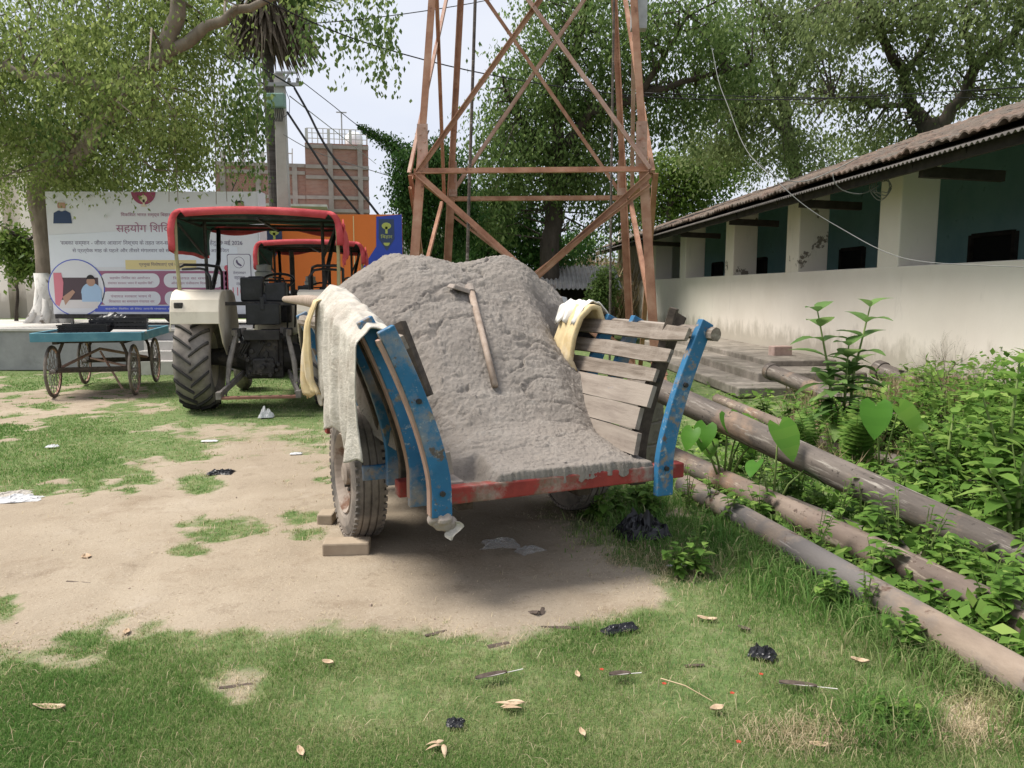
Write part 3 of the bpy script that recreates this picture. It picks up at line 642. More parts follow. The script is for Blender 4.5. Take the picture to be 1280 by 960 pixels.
# hanging clods at the foot of the rear posts
b = MB(); 
for x, z, r in ((-.62, .425, .050), (-.58, .405, .036), (-.655, .43, .032)):
    bm = bmesh.new(); bmesh.ops.create_icosphere(bm, subdivisions=3, radius=r)
    for v in bm.verts: v.co *= 1+.55*mnoise.noise(v.co*22+Vector((x*9, 0, 0)))
    b.add([v.co+Vector((x, -1.235, z)) for v in bm.verts], [[v.index for v in f.verts] for f in bm.faces]); bm.free()
b.build('mud_clod', 'clay', cart)
b = MB(); b.grid(lambda u, v: (-.60+.05*u+.02*math.sin(v*5), -1.275+.02*math.sin(u*4+v*3), .425-.085*v*(1-.4*abs(u-.5))), 5, 6); b.build('plastic_scrap', 'sack', cart, solid=.002)
b = MB(); b.tube([(-.30, 1.1, .50), (-.12, 1.9, .62), (0, 2.5, .70)], .055, 10); b.tube([(.30, 1.1, .50), (.12, 1.9, .62), (.02, 2.5, .70)], .055, 10); b.build('shaft', 'darkwood', cart)

# ------------------------------------------------------------------ the mud
def crest(v): return np.interp(v, [-1.22, -1.0, -.7, -.4, -.05, .25, .45, .75, 1.0, 1.3], [.03, .07, .19, .42, .75, 1.0, 1.13, 1.13, .95, .6])
def heap(u, v):
    """height of the mud over the deck, arrays"""
    h = crest(v); 
    um = .58+.29*np.clip(h/.74, 0, 1.2)
    s = np.abs(u)/um
    cross = 1-np.where(u > 0, .24, .34)*s**2.4
    bumps = .07*np.exp(-(((u+.30)/.22)**2+((v-.85)/.3)**2))+.09*np.exp(-(((u-.46)/.25)**2+((v-.42)/.3)**2))-.03*np.exp(-(((u-.12)/.14)**2+((v-.6)/.5)**2))
    lowr = sst(u, .38, .62)*(1-sst(v, -.80, -.30))*.75; lowl = sst(-u, .30, .55)*(1-sst(v, -.35, .1))*.5
    h = h*cross*(1-lowr)*(1-lowl)*(1-.45*np.exp(-(((u-.74)/.16)**2+((v+.02)/.22)**2)))+bumps
    r = .060*fbm(u*2.6+4, v*2.6, 3)+.028*fbm(u*9, v*9, 3)
    lump = np.abs(fbm(u*5+20, v*5+7, 3)); r = r+.022*lump-.01
    crack = np.clip(.040-np.abs(fbm(u*2.2+31, v*8+11, 4)), 0, 1)*-.85*(vnoise(u*3+3, v*4+9) > .42)
    fine = .018*fbm(u*16, v*42, 3)+.022*fbm(u*70, v*76, 2)+.10*np.maximum(0, vnoise(u*34+7, v*38)-.80)*(vnoise(u*3, v*3+5) > .5)
    amp = np.clip(h/.35, .18, 1)
    return np.maximum(h+amp*(r+crack)+fine*(.5+.5*amp), .012), um
nu, nv = 300, 460
S, V_ = np.meshgrid(np.linspace(-1, 1, nu), np.linspace(-1.205, 1.28, nv))
vv = V_+.018*fbm(S*6, V_*6, 3)
h0, um = heap(np.zeros_like(S), vv); um2 = .575+np.where(S > 0, .30, .25)*np.clip(crest(vv)*.70/.74, 0, 1.25)
uu = S*um2; hh, _ = heap(uu, vv)
uu = uu+.05*fbm(uu*7+3, vv*7, 3)*np.clip(hh/.3, 0, 1); rag = .03*fbm(S*9+2, V_*0+1.3, 4)+.02*fbm(S*30, V_*0+4, 2)
vv = np.where(V_ < -1.15, vv+rag, vv)
z = ZB+hh
# edges roll down
bare = sst(uu, -.60, -.54)*(1-sst(uu+.05*fbm(vv*9, uu*9, 3), -.36, -.30))*(1-sst(vv+.10*fbm(uu*7+3, vv*7, 3), -1.0, -.93)); z = z*(1-bare)+(ZB-.05)*bare
rim = np.minimum(sst(1-np.abs(S), 0, .025), 1); z = np.where(rim < 1, z*rim+(z-.16*np.clip(hh/.3, .15, 1))*(1-rim), z)
z[0, :] = ZB-.035-.04*np.abs(fbm(S[0]*12, S[0]*0+2, 3))*2; vv[0, :] = vv[1, :]-.004
z[1, :] -= .008
P = np.stack([uu, vv, z], -1).reshape(-1, 3); i = np.arange(nu*nv).reshape(nv, nu)
F = np.stack([i[:-1, :-1], i[:-1, 1:], i[1:, 1:], i[1:, :-1]], -1).reshape(-1, 4)
mm, t, bs = newmat('grey_river_clay')
n = noise_node(t, 2.6, 8, .65); col = ramp(t, n.outputs[0], [(.28, (.180, .158, .138)), (.5, (.255, .227, .200)), (.72, (.325, .292, .26))]).outputs[0]
n1 = noise_node(t, 11, 9, .72); f = ramp(t, n1.outputs[0], [(.57, (0, 0, 0)), (.72, (1, 1, 1))]).outputs[0]; col = mixc(t, f, col, (.15, .128, .112))
n9 = noise_node(t, 1.4, 6, .6); f9 = ramp(t, n9.outputs[0], [(.40, (0, 0, 0)), (.62, (.75, .75, .75))]).outputs[0]; col = mixc(t, f9, col, (.26, .226, .196)); n2 = noise_node(t, 5, 9, .7, stretch=(1, 2.6, 1)); f2 = ramp(t, n2.outputs[0], [(.60, (0, 0, 0)), (.72, (1, 1, 1))]).outputs[0]; col = mixc(t, f2, col, (.33, .30, .268)); n10 = noise_node(t, 46, 5, .7); f10 = ramp(t, n10.outputs[0], [(.60, (0, 0, 0)), (.68, (.9, .9, .9))]).outputs[0]; col = mixc(t, f10, col, (.10, .086, .075))
t.links.new(col, bs.inputs['Base Color']); bs.inputs['Roughness'].default_value = .85; bs.inputs['Specular IOR Level'].default_value = .3
n3 = noise_node(t, 38, 9, .78); bump(t, bs, n3.outputs[0], 1.0, .016)
mud = npmesh('mud_heap', P, F, mm, smooth=True); mud.location = (CX, CY, 0); mud.rotation_euler = (0, 0, CR)
tag(mud, 'grey wet clay heaped in two humps on the wooden cart', 'mud')
def heap_hit(px, py):
    d = ray(px, py); o = Vector((0, 0, CH)); tt = 3.4
    while tt < 8:
        p = o+d*tt; x, y, zz = w2c(p)
        if abs(x) < .85 and -1.2 < y < 1.3 and zz < ZB+float(heap(np.array([x]), np.array([y]))[0][0]): return Vector((x, y, zz))
        tt += .01
    return Vector((x, y, zz))
# hoe lying on the mud
a, e = heap_hit(588, 366), heap_hit(619, 489)
hoe = thing('hoe', 'wooden handled hoe lying on the grey mud', 'hoe', c2w(a.x, a.y, a.z+.02), CR)
e = e-a; e.z += .01
b = MB(); dirn = e.normalized(); b.tube([dirn*-.03, e*.3+Vector((0, 0, .012)), e*.65+Vector((0, 0, .012)), e], [.024, .021, .019, .021], 10, wob=.2); b.build('handle', 'handle', hoe, smooth=True)
b = MB(); b.box((-.085, -.02, .01), (.15, .10, .03), Matrix.Rotation(.25, 3, 'Y') @ Matrix.Rotation(.2, 3, 'Z'), .8); b.build('blade', 'clay', hoe, bevel=.008, jit=.01)
b = MB(); b.cyl(dirn*-.035+Vector((0, 0, -.005)), dirn*.03, .034, .03, 12); b.build('socket', 'clay', hoe)

# sacks on the cart
def cart_obj(b, name, mat, **k):
    o = b.build(name, mat, None, **k); o.location = (CX, CY, 0); o.rotation_euler = (0, 0, CR); return o
def drape(y0, y1, prof, side, seed, fold=.03, rag=.09, tilt=0):
    def fn(u, v):
        y = y0+(y1-y0)*u; L = v*(len(prof)-1); k = min(int(L), len(prof)-2); fr = L-k
        x = prof[k][0]*(1-fr)+prof[k+1][0]*fr; z = prof[k][1]*(1-fr)+prof[k+1][1]*fr
        hang = max(0, v-.35)
        f = fold*(mnoise.noise(Vector((u*7, v*.9, seed)))+.5*mnoise.noise(Vector((u*17, v*2, seed+3))))*(.35+hang*1.6)
        z -= rag*v*v*(mnoise.noise(Vector((u*3.1, seed, 0)))+.5*mnoise.noise(Vector((u*13, seed, 2))))
        z += tilt*(u-.6)+.010*mnoise.noise(Vector((u*26, v*5, seed)))*(v > .2)
        y += .04*mnoise.noise(Vector((v*3, seed, u)))*(1 if .02 < u < .98 else 1.6)
        return (side*(x+f), y+f*.4, z+.012*mnoise.noise(Vector((u*9, v*9, seed))))
    return fn
b = MB(); b.grid(drape(-1.02, -.04, [(.74, 1.36), (.80, 1.43), (.88, 1.44), (.955, 1.36), (.965, 1.15), (.965, .95), (.965, .86), (.955, .76)], -1, 4.2, .055, .13, .20), 90, 60)
tag(cart_obj(b, 'woven_sack', 'sack', smooth=True, solid=.006), 'pale woven sack draped over the left side of the cart', 'sack')
b = MB(); b.grid(drape(-.10, .04, [(.84, 1.45), (.97, 1.44), (1.02, 1.30), (1.03, 1.14), (1.02, .98), (1.0, .90)], -1, 9.1, .04), 24, 24)
tag(cart_obj(b, 'yellow_sack', 'sacky', smooth=True, solid=.006), 'torn yellow sack hanging behind the pale woven sack', 'sack')
b = MB(); b.grid(drape(-.27, -.02, [(.80, 1.30), (.765, 1.385), (.70, 1.385), (.645, 1.31), (.60, 1.18), (.575, 1.04), (.60, .97)], 1, 6.6, .007, .05), 24, 24)
sk = tag(cart_obj(b, 'folded_sack', 'sacky', smooth=True, solid=.03), 'yellow and white sack bundled in the right corner of the mud', 'sack')
b = MB(); b.grid(drape(-.28, .06, [(.86, 1.33), (.80, 1.41), (.73, 1.43), (.655, 1.385), (.618, 1.30)], 1, 2.6, .04, .06), 24, 16); b.build('white_flap', 'sackw', sk, smooth=True, solid=.008)
b = MB()
b.box((0, 0, 0), (.32, .22, .012)); o = b.build('metal_sheet', 'galv', None, bevel=.004, jit=.01); p = c2w(.80, .42, 1.37); o.location = p; o.rotation_euler = (R(62), R(8), CR+.2)
tag(o, 'bent grey metal sheet propped behind the top slat of the cart', 'metal sheet')
p = atY(410, 381, 6.15); q = atY(356, 374, 7.9)
b = MB(); b.tube([p, p.lerp(q, .4)+Vector((0, 0, .015)), q], [.062, .055, .03], 12, wob=.15); tag(b.build('wooden_pole', 'handle', smooth=True), 'brown tapering wooden pole sticking out behind the pale sack', 'pole')
# chock
p = G(434, 690); b = MB(); b.box((0, 0, .035), (.265, .125, .075)); o = b.build('brick_chock', 'brickw', None, bevel=.01, jit=.006); o.location = p; o.rotation_euler = (0, 0, .08); tag(o, 'old brick wedged on the dirt behind the left cart tyre', 'brick')
p = G(409, 652); b = MB(); b.box((0, 0, .03), (.10, .14, .07)); o = b.build('stone_chock', 'brickw', None, bevel=.01, jit=.006); o.location = p; tag(o, 'small broken brick beside the outer wall of the left cart tyre', 'brick')

# ------------------------------------------------------------------ tractor
def rear_tyre(parent, x):
    Rr, Wd = .625, .42; hwd = Wd/2
    prof = [(-hwd*.80, .36), (-hwd*.98, .42), (-hwd, .50), (-hwd*.94, .555), (-hwd*.6, .583), (0, .592), (hwd*.6, .583), (hwd*.94, .555), (hwd, .50), (hwd*.98, .42), (hwd*.80, .36)]
    b = MB(); b.lathe(prof, 64, 'x', closed=True); t = b.build('rear_tyre', 'lugdust', parent, smooth=True); t.location = (x, 0, Rr)
    b = MB(); N = 20
    for k in range(N):
        for s in (-1, 1):
            a0 = 2*math.pi*(k+(.5 if s > 0 else 0))/N; vs = []
            for q in range(6):
                f = q/5; xx = s*(-.012+f*(hwd+.004)); ang = a0-f*.30
                rb = np.interp(abs(xx), [0, hwd*.6, hwd*.94, hwd*1.02], [.588, .578, .545, .50]); rt = np.interp(abs(xx), [0, hwd*.6, hwd*.95, hwd*1.02], [Rr+.002, Rr-.006, Rr-.03, .545])
                wd = .052+.018*f
                for r_, da in ((rb, -wd*.55), (rt, -wd*.42), (rt, wd*.42), (rb, wd*.55)):
                    an = ang+da; vs.append((xx, -r_*math.sin(an), r_*math.cos(an)))
            fs = [(m*4+j, m*4+(j+1) % 4, m*4+4+(j+1) % 4, m*4+4+j) for m in range(5) for j in range(4)]+[(0, 1, 2, 3), (23, 22, 21, 20)]
            b.add(vs, fs)
    b.build('tread_lugs', 'lug', t, bevel=.004)
    b = MB(); sg = 1 if x > 0 else -1
    for s in (-1, 1): b.lathe([(s*.15, .37), (s*.13, .34), (s*.03*1, .30), (s*.02, .16), (s*.05, .12), (s*.05, .001)], 32, 'x')
    b.build('rim', 'cream', t)
def make_tractor(name, label):
    T = thing(name, label, 'tractor')
    rear_tyre(T, -.80); rear_tyre(T, .80)
    for x in (-.62, .62):
        prof = [(-.07, .22), (-.095, .27), (-.09, .33), (-.05, .36), (0, .365), (.05, .36), (.09, .33), (.095, .27), (.07, .22)]
        b = MB(); b.lathe(prof, 40, 'x', closed=True); t = b.build('front_tyre', 'rubber', T); t.location = (x, 2.0, .365)
        b = MB(); b.lathe([(-.05, .23), (-.02, .15), (-.04, .001)], 24, 'x'); b.lathe([(.05, .23), (.02, .15), (.04, .001)], 24, 'x'); b.build('rim', 'cream', t)
    for s in (-1, 1):
        prof = [(-.60, 1.10), (-.585, 1.24), (-.53, 1.38), (-.43, 1.465), (-.30, 1.495), (.30, 1.495), (.48, 1.44), (.62, 1.28), (.70, 1.02)]
        b = MB(); x0, x1 = s*.45, s*.99
        n = len(prof); vs = [(x, y, z) for x in (x0, x1) for y, z in prof]; b.add(vs, [(k, k+1, n+k+1, n+k) for k in range(n-1)])
        inner = [(y, z) for y, z in prof]+[(.62, .78), (.30, .66), (-.18, .70), (-.42, .86)]
        b.add([(x0, y, z) for y, z in inner], [tuple(range(len(inner)))])
        lip = [(y, z-.09) for y, z in prof]; b.add([(x1, y, z) for y, z in prof]+[(x1, y, z) for y, z in lip], [(k, k+1, n+k+1, n+k) for k in range(n-1)])
        fd = b.build('mudguard', 'cream', T, solid=.012, bevel=.012)
        b = MB(); b.tube([(s*.58, -.30, 1.49), (s*.58, -.33, 1.66), (s*.64, -.28, 1.74), (s*.72, -.2, 1.755), (s*.95, -.05, 1.75)][:5], .016, 8); 
        b.tube([(s*.56, .30, 1.48), (s*.56, .30, 1.72), (s*.58, .24, 1.79), (s*.66, -.1, 1.80), (s*.9, -.16, 1.80), (s*.98, -.16, 1.76), (s*.98, -.16, 1.49)], .018, 8); b.build('grab_handle', 'black', fd, smooth=True)
        b = MB(); b.box((s*.9, -.55, 1.30), (.10, .05, .10)); b.build('rear_lamp', 'iron', fd, bevel=.01)
    # gearbox, axle and hitch
    b = MB(); b.box((0, .05, .66), (.46, .62, .52)); b.box((0, -.22, .74), (.36, .2, .36)); b.box((0, 1.0, .72), (.42, 1.5, .48)); b.lathe([(-.78, .10), (-.55, .11), (-.35, .17), (-.22, .22), (.22, .22), (.35, .17), (.55, .11), (.78, .10)], 20, 'x', (0, 0, .66)); b.box((0, -.30, .56), (.26, .12, .22)); b.build('gearbox', 'iron', T, bevel=.03)
    b = MB()
    for k in range(26): 
        x, z = random.uniform(-.24, .24), random.uniform(.42, .95); b.cyl((x, -.30, z), (x, -.36, z), random.uniform(.012, .03), n=8)
    for k in range(5):
        x = random.uniform(-.3, .3); b.tube([(x, -.28, .95), (x+.05, -.38, .85), (x-.04, -.34, .7), (x+.1, -.30, .62)], .014, 6)
    b.cyl((0, -.34, .56), (0, -.46, .56), .03, n=10); b.box((0, -.36, .95), (.42, .10, .12)); b.box((-.30, -.30, .98), (.10, .16, .10)); b.box((.30, -.30, .98), (.10, .16, .10)); b.build('hydraulic_fittings', 'iron', T, bevel=.006)
    for s in (-1, 1):
        b = MB(); b.beam((s*.26, -.05, .48), (s*.44, -.72, .28), .035, .075); b.box((s*.45, -.76, .27), (.06, .14, .09)); b.build('lift_link', 'ironl', T, bevel=.006)
        b = MB(); b.tube([(s*.30, -.36, .98), (s*.38, -.45, .62), (s*.40, -.50, .38)], [.026, .034, .024], 8); b.beam((s*.22, -.22, 1.0), (s*.33, -.40, .98), .05, .07); b.build('lift_rod', 'ironl', T)
        b = MB(); b.beam((s*.46, -.10, .55), (s*.40, -.62, .25), .02, .05); b.build('check_chain', 'ironl', T)
    b = MB(); b.box((0, -.74, .235), (.95, .11, .03)); 
    b.build('drawbar', pm('rusty_drawbar', [(.3, (.17, .075, .05)), (.7, (.30, .16, .12))], 6), T, bevel=.004)
    b = MB()
    for k in range(7): b.cyl((-.36+.12*k, -.74, .249), (-.36+.12*k, -.74, .252), .018, n=10)
    b.build('drawbar_holes', 'dark', T)
    b = MB(); b.beam((-.52, -.18, 1.33), (.52, -.18, 1.33), .035, .045); b.build('cross_rod', 'iron', T)
    b = MB(); b.box((0, -.16, 1.20), (.40, .16, .26)); b.box((0, -.245, 1.33), (.05, .02, .16)); b.build('tool_box', 'black', T, bevel=.015)
    b = MB(); b.box((0, .12, 1.38), (.50, .46, .14)); b.box((-.14, -.04, 1.50), (.27, .17, .30)); b.box((.15, -.04, 1.47), (.26, .16, .24)); b.box((-.1, 0, 1.64), (.2, .14, .05)); b.build('seat', 'black', T, bevel=.045, jit=.02)
    b = MB(); b.lathe([(math.cos(a)*.018, .20+math.sin(a)*.018) for a in np.linspace(0, 2*math.pi, 8, endpoint=False)], 32, 'z', closed=True)
    b.cyl((0, 0, 0), (0, .0, -.02), .04); b.beam((-.2, 0, 0), (.2, 0, 0), .025, .015); b.beam((0, -.2, 0), (0, 0, 0), .025, .015)
    sw = b.build('steering_wheel', 'black', T, smooth=True); sw.location = (.10, .62, 1.62); sw.rotation_euler = (R(28), 0, 0)
    b = MB(); b.cyl((.10, .66, 1.60), (.08, .95, 1.1), .03); b.box((0, .95, 1.25), (.45, .2, .4)); b.build('dashboard', 'iron', T, bevel=.02)
    for x, y, z, l in ((-.20, .35, 1.1, .42), (.22, .40, 1.1, .46), (.30, .55, 1.1, .38)):
        b = MB(); b.cyl((x, y, z-.1), (x+.04, y-.08, z+l), .012, n=8); b.lathe([(-.025, .001), (-.018, .02), (.018, .02), (.025, .001)], 10, 'z', (x+.04, y-.08, z+l)); b.build('gear_lever', 'iron', T)
    b = MB(); b.box((0, 1.62, 1.12), (.62, 1.3, .50)); b.build('bonnet', 'cream', T, bevel=.07)
    b = MB(); b.box((0, 2.31, 1.05), (.56, .1, .58)); b.build('grille', 'iron', T, bevel=.02)
    b = MB(); b.box((0, 1.85, .48), (1.15, .12, .12)); b.box((0, 1.7, .62), (.3, 1.2, .3)); b.build('front_axle', 'iron', T, bevel=.01)
    b = MB(); b.lathe([(1.35, .05), (1.66, .05), (1.66, .115), (1.74, .125), (1.76, .10), (1.84, .10), (1.86, .001)], 20, 'z', (-.16, 1.2, 0)); b.build('air_cleaner', 'galv', T)
    b = MB(); b.tube([(.20, 1.45, 1.35), (.20, 1.45, 1.95), (.20, 1.40, 2.05)], [.035, .035, .03], 10); b.build('exhaust_pipe', 'iron', T)
    # canopy
    ZT_, W_, Y_0, Y_1 = 2.44, .985, -.45, 1.75
    for s in (-1, 1):
        b = MB(); b.tube([(s*.93, -.32, 1.48), (s*.94, -.36, 1.9), (s*.93, -.38, 2.38)], .022, 8); b.build('canopy_post', pm('post_paint', [(.3, (.30, .26, .13)), (.7, (.44, .40, .24))], 8), T)
        b = MB(); b.tube([(s*.70, .35, 1.48), (s*.74, 1.1, 1.9), (s*.82, 1.62, 2.36)], .030, 8); b.tube([(s*.72, .2, 1.48), (s*.72, .2, 2.36)], .022, 8); b.tube([(s*.72, .2, 1.9), (s*.92, -.3, 2.28)], .016, 8); b.build('canopy_post', 'iron', T)
    b = MB()
    for y in (-.36, .2, .9, 1.6): b.beam((-.93, y, 2.36), (.93, y, 2.36), .03, .03)
    for x in (-.93, 0, .93): b.beam((x, Y_0+.05, 2.35), (x, Y_1-.05, 2.35), .03, .03)
    b.build('canopy_frame', 'iron', T)
    rr = .17
    def section(off, dropL, dropR):
        pts = []; x = W_-off; 
        pts += [(-x-.012, ZT_-rr-dropL+dropL*k/4) for k in range(4)]
        for k in range(7):
            a = math.pi-k/6*math.pi/2; pts.append((-x+rr+rr*math.cos(a), ZT_-off-rr+rr*math.sin(a)))
        pts += [(-x+rr+(2*x-2*rr)*k/8, ZT_-off+.035*math.sin(math.pi*k/8)) for k in range(1, 8)]
        for k in range(7):
            a = math.pi/2-k/6*math.pi/2; pts.append((x-rr+rr*math.cos(a), ZT_-off-rr+rr*math.sin(a)))
        pts += [(x+.012, ZT_-rr-dropR*(k+1)/4) for k in range(4)]
        return pts
    def sheet(off, y0, y1, dl, dr):
        sc = section(off, dl, dr); n = len(sc)-1
        def fn(u, v):
            k = min(int(u*n+1e-6), n); y = y0+(y1-y0)*v; x, z = sc[k]
            z += .018*mnoise.noise(Vector((x*2, y*2.5, 1)))-.02*math.sin(math.pi*2*v)**2; x += .02*mnoise.noise(Vector((z*3, y*3, 7)))*(1 if abs(x) > .8 else 0)
            return (x, y, z)
        b = MB(); b.grid(fn, n, 16); return b
    cn = sheet(0, Y_0, Y_1, .32, .24).build('canopy', 'canred', T, smooth=True, solid=.008)
    sheet(.018, Y_0+.03, Y_1-.02, .28, .2).build('canopy_lining', 'cangreen', cn, smooth=True, solid=.004)
    b = MB(); sc = section(-.006, .30, .22); n = len(sc)-1
    def rimf(u, v): 
        k = min(int(u*n+1e-6), n); x, z = sc[k]; s_ = 1-.055*v*1.4; return (x*(1 if v < .5 else s_), Y_0-.012+.012*math.sin(u*40), (z if v < .5 else z-(.09 if abs(x) < .9 else .02)))
    b.grid(rimf, n, 1); b.build('rear_valance', 'canred', cn, smooth=True, solid=.01)
    b = MB(); b.grid(lambda u, v: (-.95+1.9*u, Y_1+.012*math.sin(u*25), ZT_-.01-.10*v-.05*v*math.sin(u*9)), 30, 4); b.build('front_valance', 'canred', cn, smooth=True, solid=.01)
    def flap(u, v): 
        return (W_+.02+.05*u*v+.03*mnoise.noise(Vector((u*4, v*4, 3))), Y_0+.05+.4*u, ZT_-.12-.55*v*(1-.35*u)+.06*mnoise.noise(Vector((u*5, v*3, 9))))
    b = MB(); b.grid(flap, 14, 14); b.build('torn_flap', 'canred', cn, smooth=True, solid=.01)
    return T
tr = make_tractor('tractor', 'cream tractor with a red canvas canopy seen from behind beside the cart'); tr.location = (-3.12, 9.75, 0); tr.rotation_euler = (0, 0, R(10))
tr2 = copy_tree(tr); tr2['label'] = 'second red canopied tractor parked farther away, mostly hidden by the cream one'; tr2.location = (-3.52, 13.7, 0); tr2.scale = (.93, .93, .95)
tr2.rotation_euler = (0, 0, R(9))

# ------------------------------------------------------------------ handcart
hc = thing('handcart', 'four wheeled handcart with a blue plank deck and spoked wheels', 'handcart', (-6.1, 11.55, 0), R(15))
b = MB()
for k in range(8): b.box((-.60+.1714*k, 0, .868), (.166, 2.06, .03))
b.build('deck', 'darkwood', hc)
M['tealblue'] = pm('weathered_teal_blue', [(.3, (.07, .20, .26)), (.7, (.12, .29, .35))], 5, .7, .3, .004, layers=[(5, .6, .7, (.28, .26, .23))])
b = MB()
b.box((0, -1.05, .855), (1.38, .04, .12)); b.box((0, 1.05, .855), (1.38, .04, .12)); b.box((-.69, 0, .855), (.04, 2.06, .12)); b.box((.69, 0, .855), (.04, 2.06, .12)); b.build('deck_rail', 'tealblue', hc, bevel=.006)
b = MB(); b.box((-.42, 0, .80), (.06, 2.0, .09)); b.box((.42, 0, .80), (.06, 2.0, .09)); b.box((0, -.8, .80), (.9, .06, .08)); b.box((0, .8, .80), (.9, .06, .08)); b.build('deck_frame', 'darkwood', hc)
for y in (-.80, .80):
    b = MB(); b.cyl((-.52, y, .365), (.52, y, .365), .02, n=8); b.beam((-.46, y, .40), (.46, y, .40), .045, .04)
    for s in (-1, 1): b.tube([(s*.44, y, .40), (s*.43, y-.02, .62), (s*.36, y, .80)], .022, 8)
    b.build('axle', 'darkwood', hc)
b = MB(); b.tube([(-.42, -.78, .42), (-.1, 0, .62), (.40, .78, .42)], .022, 8); b.tube([(.42, -.78, .42), (-.42, .78, .42)], .018, 8); b.tube([(-.05, -.2, .6), (.25, -.35, .05)], .016, 8); b.build('cross_stays', 'rustlight', hc)
def spoked(x, y):
    b = MB(); b.lathe([(.02*math.cos(a), .345+.022*math.sin(a)) for a in np.linspace(0, 2*math.pi, 8, endpoint=False)], 48, 'x', closed=True)
    t = b.build('wheel', 'rubber', hc, smooth=True); t.location = (x, y, .367)
    b = MB(); b.lathe([(-.012, .326), (.012, .326), (.012, .312), (-.012, .312)], 48, 'x', closed=True); b.build('rim', 'rustlight', t)
    b = MB(); b.cyl((-.045, 0, 0), (.045, 0, 0), .032, n=12)
    for k in range(28):
        a = 2*math.pi*k/28; s = -1 if k % 2 else 1; a2 = a+(.5 if (k//2) % 2 else -.5)
        b.cyl((s*.035, .028*math.cos(a2), .028*math.sin(a2)), (0, .318*math.cos(a), .318*math.sin(a)), .0045, n=4)
    b.build('spokes', 'ironl', t)
for y in (-.80, .80):
    for x in (-.52, .52): spoked(x, y)
# plastic crates on the handcart
def crate(name, label, x, y, rz, z=.883, sz=(.55, .36, .10), slats=True, rx=0):
    t = thing(name, label, 'crate'); 
    t.location = Vector((-6.1, 11.55, 0))+Matrix.Rotation(R(15), 3, 'Z') @ Vector((x, y, z)); t.rotation_euler = (rx, 0, R(15)+rz)
    X_, Y_, Z_ = sz; b = MB(); b.box((0, 0, .01), (X_, Y_, .02)); b.build('crate_base', 'black', t)
    b = MB(); n = 3
    for k in range(n):
        z0 = .02+Z_*(k+.5)/n; hh_ = Z_/n*.72
        for s in (-1, 1): b.box((0, s*(Y_/2-.008), z0), (X_, .014, hh_)); b.box((s*(X_/2-.008), 0, z0), (.014, Y_-.03, hh_))
    for k in range(9):
        for s in (-1, 1): b.box((-X_/2+.02+(X_-.04)*k/8, s*(Y_/2-.019), .02+Z_/2), (.02, .009, Z_))
    b.box((0, Y_/2-.008, Z_+.03), (X_+.02, .03, .018)); b.box((0, -Y_/2+.008, Z_+.03), (X_+.02, .03, .018)); b.build('crate_side', 'black', t); return t
g = 'black crates on the handcart'
crate('plastic_crate', 'black plastic crate nearest the front corner of the handcart', -.12, -.72, .08, sz=(.62, .38, .09), group=None) if False else None
crate('plastic_crate', 'shallow black crate flat on the handcart deck, leftmost of the crates', -.16, -.50, .08, sz=(.62, .40, .09))['group'] = g
crate('plastic_crate', 'black crate in the middle of the handcart, heaped with dark scraps', .12, .02, -.15, sz=(.58, .40, .16))['group'] = g
crate('plastic_crate', 'black ribbed crate on the handcart, rightmost of the crates', .38, -.12, .1, sz=(.44, .36, .17))['group'] = g
b = MB(); b.grid(lambda u, v: (-.25+.5*u, -.17+.34*v, .05+.08*mnoise.noise(Vector((u*6, v*6, 2)))+.10*math.sin(math.pi*u)*math.sin(math.pi*v)), 14, 12); o = b.build('scrap_bag', 'black', None, solid=.01)
o.location = Vector((-6.1, 11.55, 0))+Matrix.Rotation(R(15), 3, 'Z') @ Vector((.10, .04, .98)); tag(o, 'crumpled dark plastic lying in the middle crate of the handcart', 'plastic bag')
b = MB(); b.box((0, 0, .02), (.45, .5, .035)); o = b.build('paper_stack', pm('grey_paper', [(.3, (.30, .29, .28)), (.7, (.44, .43, .41))], 5), bevel=.006, jit=.015)
o.location = Vector((-6.1, 11.55, 0))+Matrix.Rotation(R(15), 3, 'Z') @ Vector((.46, -.70, .884)); o.rotation_euler = (0, 0, .4); tag(o, 'flat grey sheet lying on the near right of the blue deck', 'sheet')
# ------------------------------------------------------------------ printed hoardings on trailers
def flatc(name, c): return flat(name, c, .55, .03)
Fm = {k: flatc('print_'+k, v) for k, v in dict(white=(.72, .72, .74), maroon=(.33, .07, .13), ink=(.13, .10, .17), plum=(.35, .14, .22), yellow=(.72, .60, .30), blue=(.10, .14, .55), pale=(.74, .77, .82), skin=(.46, .28, .20), hair=(.03, .025, .025), grey=(.62, .60, .60), shirt=(.40, .55, .72), pink=(.66, .22, .27), cream=(.74, .62, .45), navy=(.045, .07, .14), orange=(.72, .19, .035), royal=(.035, .075, .42), leaf=(.45, .50, .12), red=(.62, .12, .16), tbl=(.70, .66, .64), dim=(.10, .07, .08)).items()}
def text_mesh(body):
    c = bpy.data.curves.new('lettering', 'FONT'); c.body = body; c.resolution_u = 3
    o = bpy.data.objects.new('lettering', c); C.objects.link(o); bpy.context.view_layer.update()
    me = bpy.data.meshes.new_from_object(o.evaluated_get(bpy.context.evaluated_depsgraph_get()))
    bpy.data.objects.remove(o); bpy.data.curves.remove(c); return me
